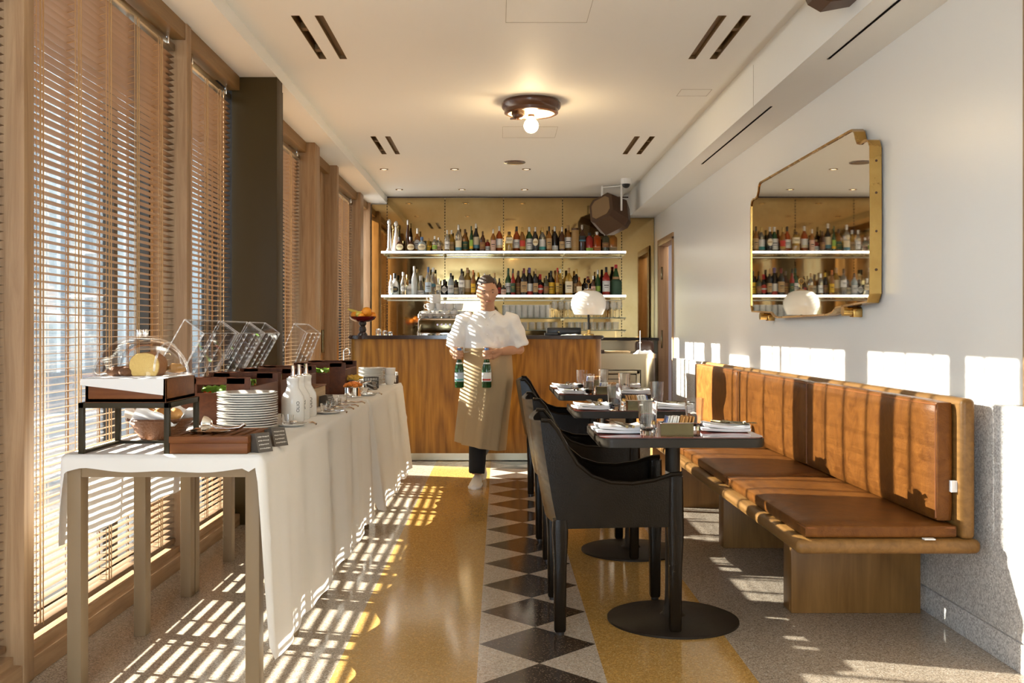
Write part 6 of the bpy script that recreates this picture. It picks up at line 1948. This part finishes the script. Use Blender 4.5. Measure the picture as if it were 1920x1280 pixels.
# hair, eyes, brows, lips
t_ = bmesh.new(); bmesh.ops.create_uvsphere(t_, u_segments=32, v_segments=24, radius=1)
for v in t_.verts:
    x, y, z = v.co
    v.co = (x * .080, y * .098 + .006, z * .119 + .006)
dele = [v for v in t_.verts if (v.co.z < .052 and v.co.y < -.010 - .0 * v.co.z) or v.co.z < -.045 or (v.co.y < -.055 and v.co.z < .070)]
bmesh.ops.delete(t_, geom=dele, context='VERTS')
ex = bmesh.ops.solidify(t_, geom=t_.faces[:], thickness=0.008)
h = NB(); merge(h, t_, HM); obj('hair', h, 'hair', P, world=True, ang=80)
for s in (-1, 1):
    e = NB(); tt = NB(); ball(tt, (s * .029, -.073, .004), .0085, 12, rz=.006, ry=.006); merge(e, tt, HM); obj('eye', e, 'eye', P, world=True)
    e = NB(); tt = NB(); tube(tt, [(s * .014, -.0845, .022), (s * .029, -.083, .027), (s * .045, -.074, .023)], [.003, .0035, .002], 6); merge(e, tt, HM); obj('eyebrow', e, 'hair', P, world=True)
e = NB(); tt = NB(); tube(tt, [(-.020, -.074, -.058), (-.008, -.0825, -.056), (0, -.083, -.0575), (.008, -.0825, -.056), (.020, -.074, -.058)], [.002, .0042, .004, .0042, .002], 8); merge(e, tt, HM); obj('lips', e, 'lips', P, world=True)
# shirt with wide sleeves to the elbow
b = NB()
loft(b, [((-0.085, 7.425, 0.93), .168, .128, 0), ((-0.085, 7.42, 0.99), .176, .132, 0), ((-0.085, 7.415, 1.08), .180, .130, 0), ((-0.085, 7.405, 1.17), .195, .124, 0), ((-0.085, 7.40, 1.225), .170, .102, 0), ((-0.085, 7.392, 1.262), .105, .080, 0), ((-0.085, 7.388, 1.285), .066, .066, 0)])
for s_, e_, sg in ((SR, ER, -1), (SL_, EL, 1)):
    tube(b, [s_ + Vector((-sg * .04, 0, .005)), s_ + Vector((sg * .006, 0, 0)), (s_ + e_) / 2 + Vector((sg * .004, 0, 0)), s_ + (e_ - s_) * .90], [.068, .074, .080, .086], 18)
sh = remeshed(b, 0.008, 4)
for v in sh.verts:
    p = v.co
    v.co += v.normal * (0.006 * math.sin(p.z * 55 + p.x * 22) * math.sin(p.x * 38 + p.y * 20))
obj('shirt', sh, 'shirt', P, world=True, ang=180)
b = NB(); 
for sg in (-1, 1):
    tube(b, [(-0.085 + sg * .058, 7.375, 1.288), (-0.085 + sg * .045, 7.325, 1.262), (-0.085 + sg * .012, 7.300, 1.225)], [.008, .012, .007], 8)
obj('collar', b, 'shirt', P, world=True)
for zz in (1.18, 1.11, 1.04):
    b = NB(); ball(b, (-0.085, 7.282 + .004, zz), .006, 8, ry=.003); obj('shirt_button', b, 'white', P, world=True)
# trousers
b = NB()
for h_, k_, a_ in ((HR, KR, AR), (HL, KL, AL)):
    tube(b, [h_ + Vector((0, 0, .06)), (h_ + k_) / 2, k_, k_ + (a_ - k_) * .5, a_ + (k_ - a_) * .02], [.10, .088, .072, .066, .060], 18)
loft(b, [((-0.085, 7.43, 0.80), .158, .118, 0), ((-0.085, 7.43, 0.95), .150, .112, 0)])
tr = remeshed(b, 0.009, 3)
obj('trousers', tr, 'trouser', P, world=True, ang=180)
# apron
b = NB()
rs = []
rsi = []
nA = 48
for k, (z, rx, ry, cx, cyy) in enumerate(((1.005, .176, .138, -.085, 7.42), (0.97, .178, .140, -.085, 7.42), (0.90, .182, .148, -.086, 7.415), (0.78, .190, .168, -.090, 7.405), (0.62, .188, .185, -.108, 7.40), (0.45, .184, .200, -.128, 7.41), (0.34, .182, .205, -.140, 7.42), (0.285, .180, .206, -.145, 7.425))):
    ring = []; ringi = []
    for i in range(nA + 1):
        a = R(-90 - 158 + 316 * i / nA)
        f = (1.0 - z) / .72
        wv = .012 * f * math.sin(a * 9 + 1.3 + f * 1.5) + .007 * f * math.sin(a * 17 + 3 * f)
        zz = z
        if z < .5: zz = z + (.035 * math.cos(a) * (0.5 - z) / .22 * -1)
        ring.append(Vector((cx + (rx + wv) * math.cos(a), cyy + (ry + wv) * math.sin(a), zz)))
        ringi.append(Vector((cx + (rx + wv - .003) * math.cos(a), cyy + (ry + wv - .003) * math.sin(a), zz)))
    rs.append(ring + list(reversed(ringi)))
rings(b, rs); bmesh.ops.recalc_face_normals(b, faces=b.faces)
obj('apron', b, 'apron', P, world=True, ang=80)
b = NB(); rs = []
for z, r_ in ((0.985, 0.0), (0.985, .004), (1.01, .004), (1.01, 0.0)):
    rs.append([Vector((-.085 + (.178 + r_) * math.cos(2 * PI * i / 40), 7.42 + (.140 + r_) * math.sin(2 * PI * i / 40), z)) for i in range(40)])
rings(b, rs, False, False); obj('apron_band', b, 'apron', P, world=True)
# shoes
def shoe(a, yaw, pitch):
    t_ = NB()
    rs = []
    for y, wd, h_ in ((.065, .026, .055), (.05, .034, .07), (.01, .038, .072), (-.05, .042, .055), (-.10, .045, .042), (-.145, .036, .034), (-.165, .018, .022)):
        rs.append([Vector((wd * math.cos(q), y, .016 + max(0, h_ * .98 * math.sin(q)) if math.sin(q) > 0 else .016)) for q in [2 * PI * i / 20 for i in range(20)]])
    rings(t_, rs); bmesh.ops.recalc_face_normals(t_, faces=t_.faces)
    s_ = NB(); rs = []
    for z, e_ in ((0, -.002), (.004, .002), (.014, .003), (.019, 0)):
        out = []
        for y, wd in ((.068, .020), (.05, .036), (0, .040), (-.06, .044), (-.11, .047), (-.15, .038), (-.172, .016)): out.append((wd + e_, y))
        ring = [Vector((x_, y_, z)) for x_, y_ in out] + [Vector((-x_, y_, z)) for x_, y_ in reversed(out)]
        rs.append(ring)
    rings(s_, rs); bmesh.ops.recalc_face_normals(s_, faces=s_.faces)
    Mx = Matrix.Translation(a) @ Matrix.Rotation(yaw, 4, 'Z') @ Matrix.Rotation(pitch, 4, 'X')
    b = NB(); merge(b, t_, Mx); sh_ = obj('shoe', b, 'shoe', P, world=True)
    b = NB(); merge(b, s_, Mx); so = obj('sole', b, 'white', sh_)
    for v in so.data.vertices: v.co -= P.location
shoe(Vector((-.165, 7.30, 0.0)), R(-6), 0)
shoe(Vector((-.152, 7.75, 0.10)), R(6), R(42))
# the two green bottles in his hands
for k, (g, lb) in enumerate(((G1, 'green water bottle in the hand on the window side of the waiter'), (G2, 'green water bottle in the hand of the waiter nearer the tables'))):
    t = thing('water_bottle', lb, 'bottle', (g.x, g.y, g.z - 0.238), group='green bottles carried by the waiter')
    bm = NB(); lathe(bm, [(.030, 0), (.034, .006), (.034, .120), (.031, .150), (.020, .190), (.0150, .215), (.0142, .270)], 24); obj('glass_body', bm, BG['greenw'] if 'greenw' in BG else BG['green'], t)
    bm = NB(); cyl(bm, (0, 0), .0155, .265, .285, 16); obj('cap', bm, CAPS['blue'], t)
    bm = NB(); patch(bm, .034, .045, .110, R(80)); obj('paper_label', bm, LC['paleblue' if k == 0 else 'white'], t)
    bm = NB(); patch(bm, .034, .052, .064, R(55), off=.0012); obj('label_band', bm, LC['red' if k else 'teal'], t)
    bm = NB(); patch(bm, .0250, .168, .180, R(70)); obj('neck_label', bm, LC['white'], t)
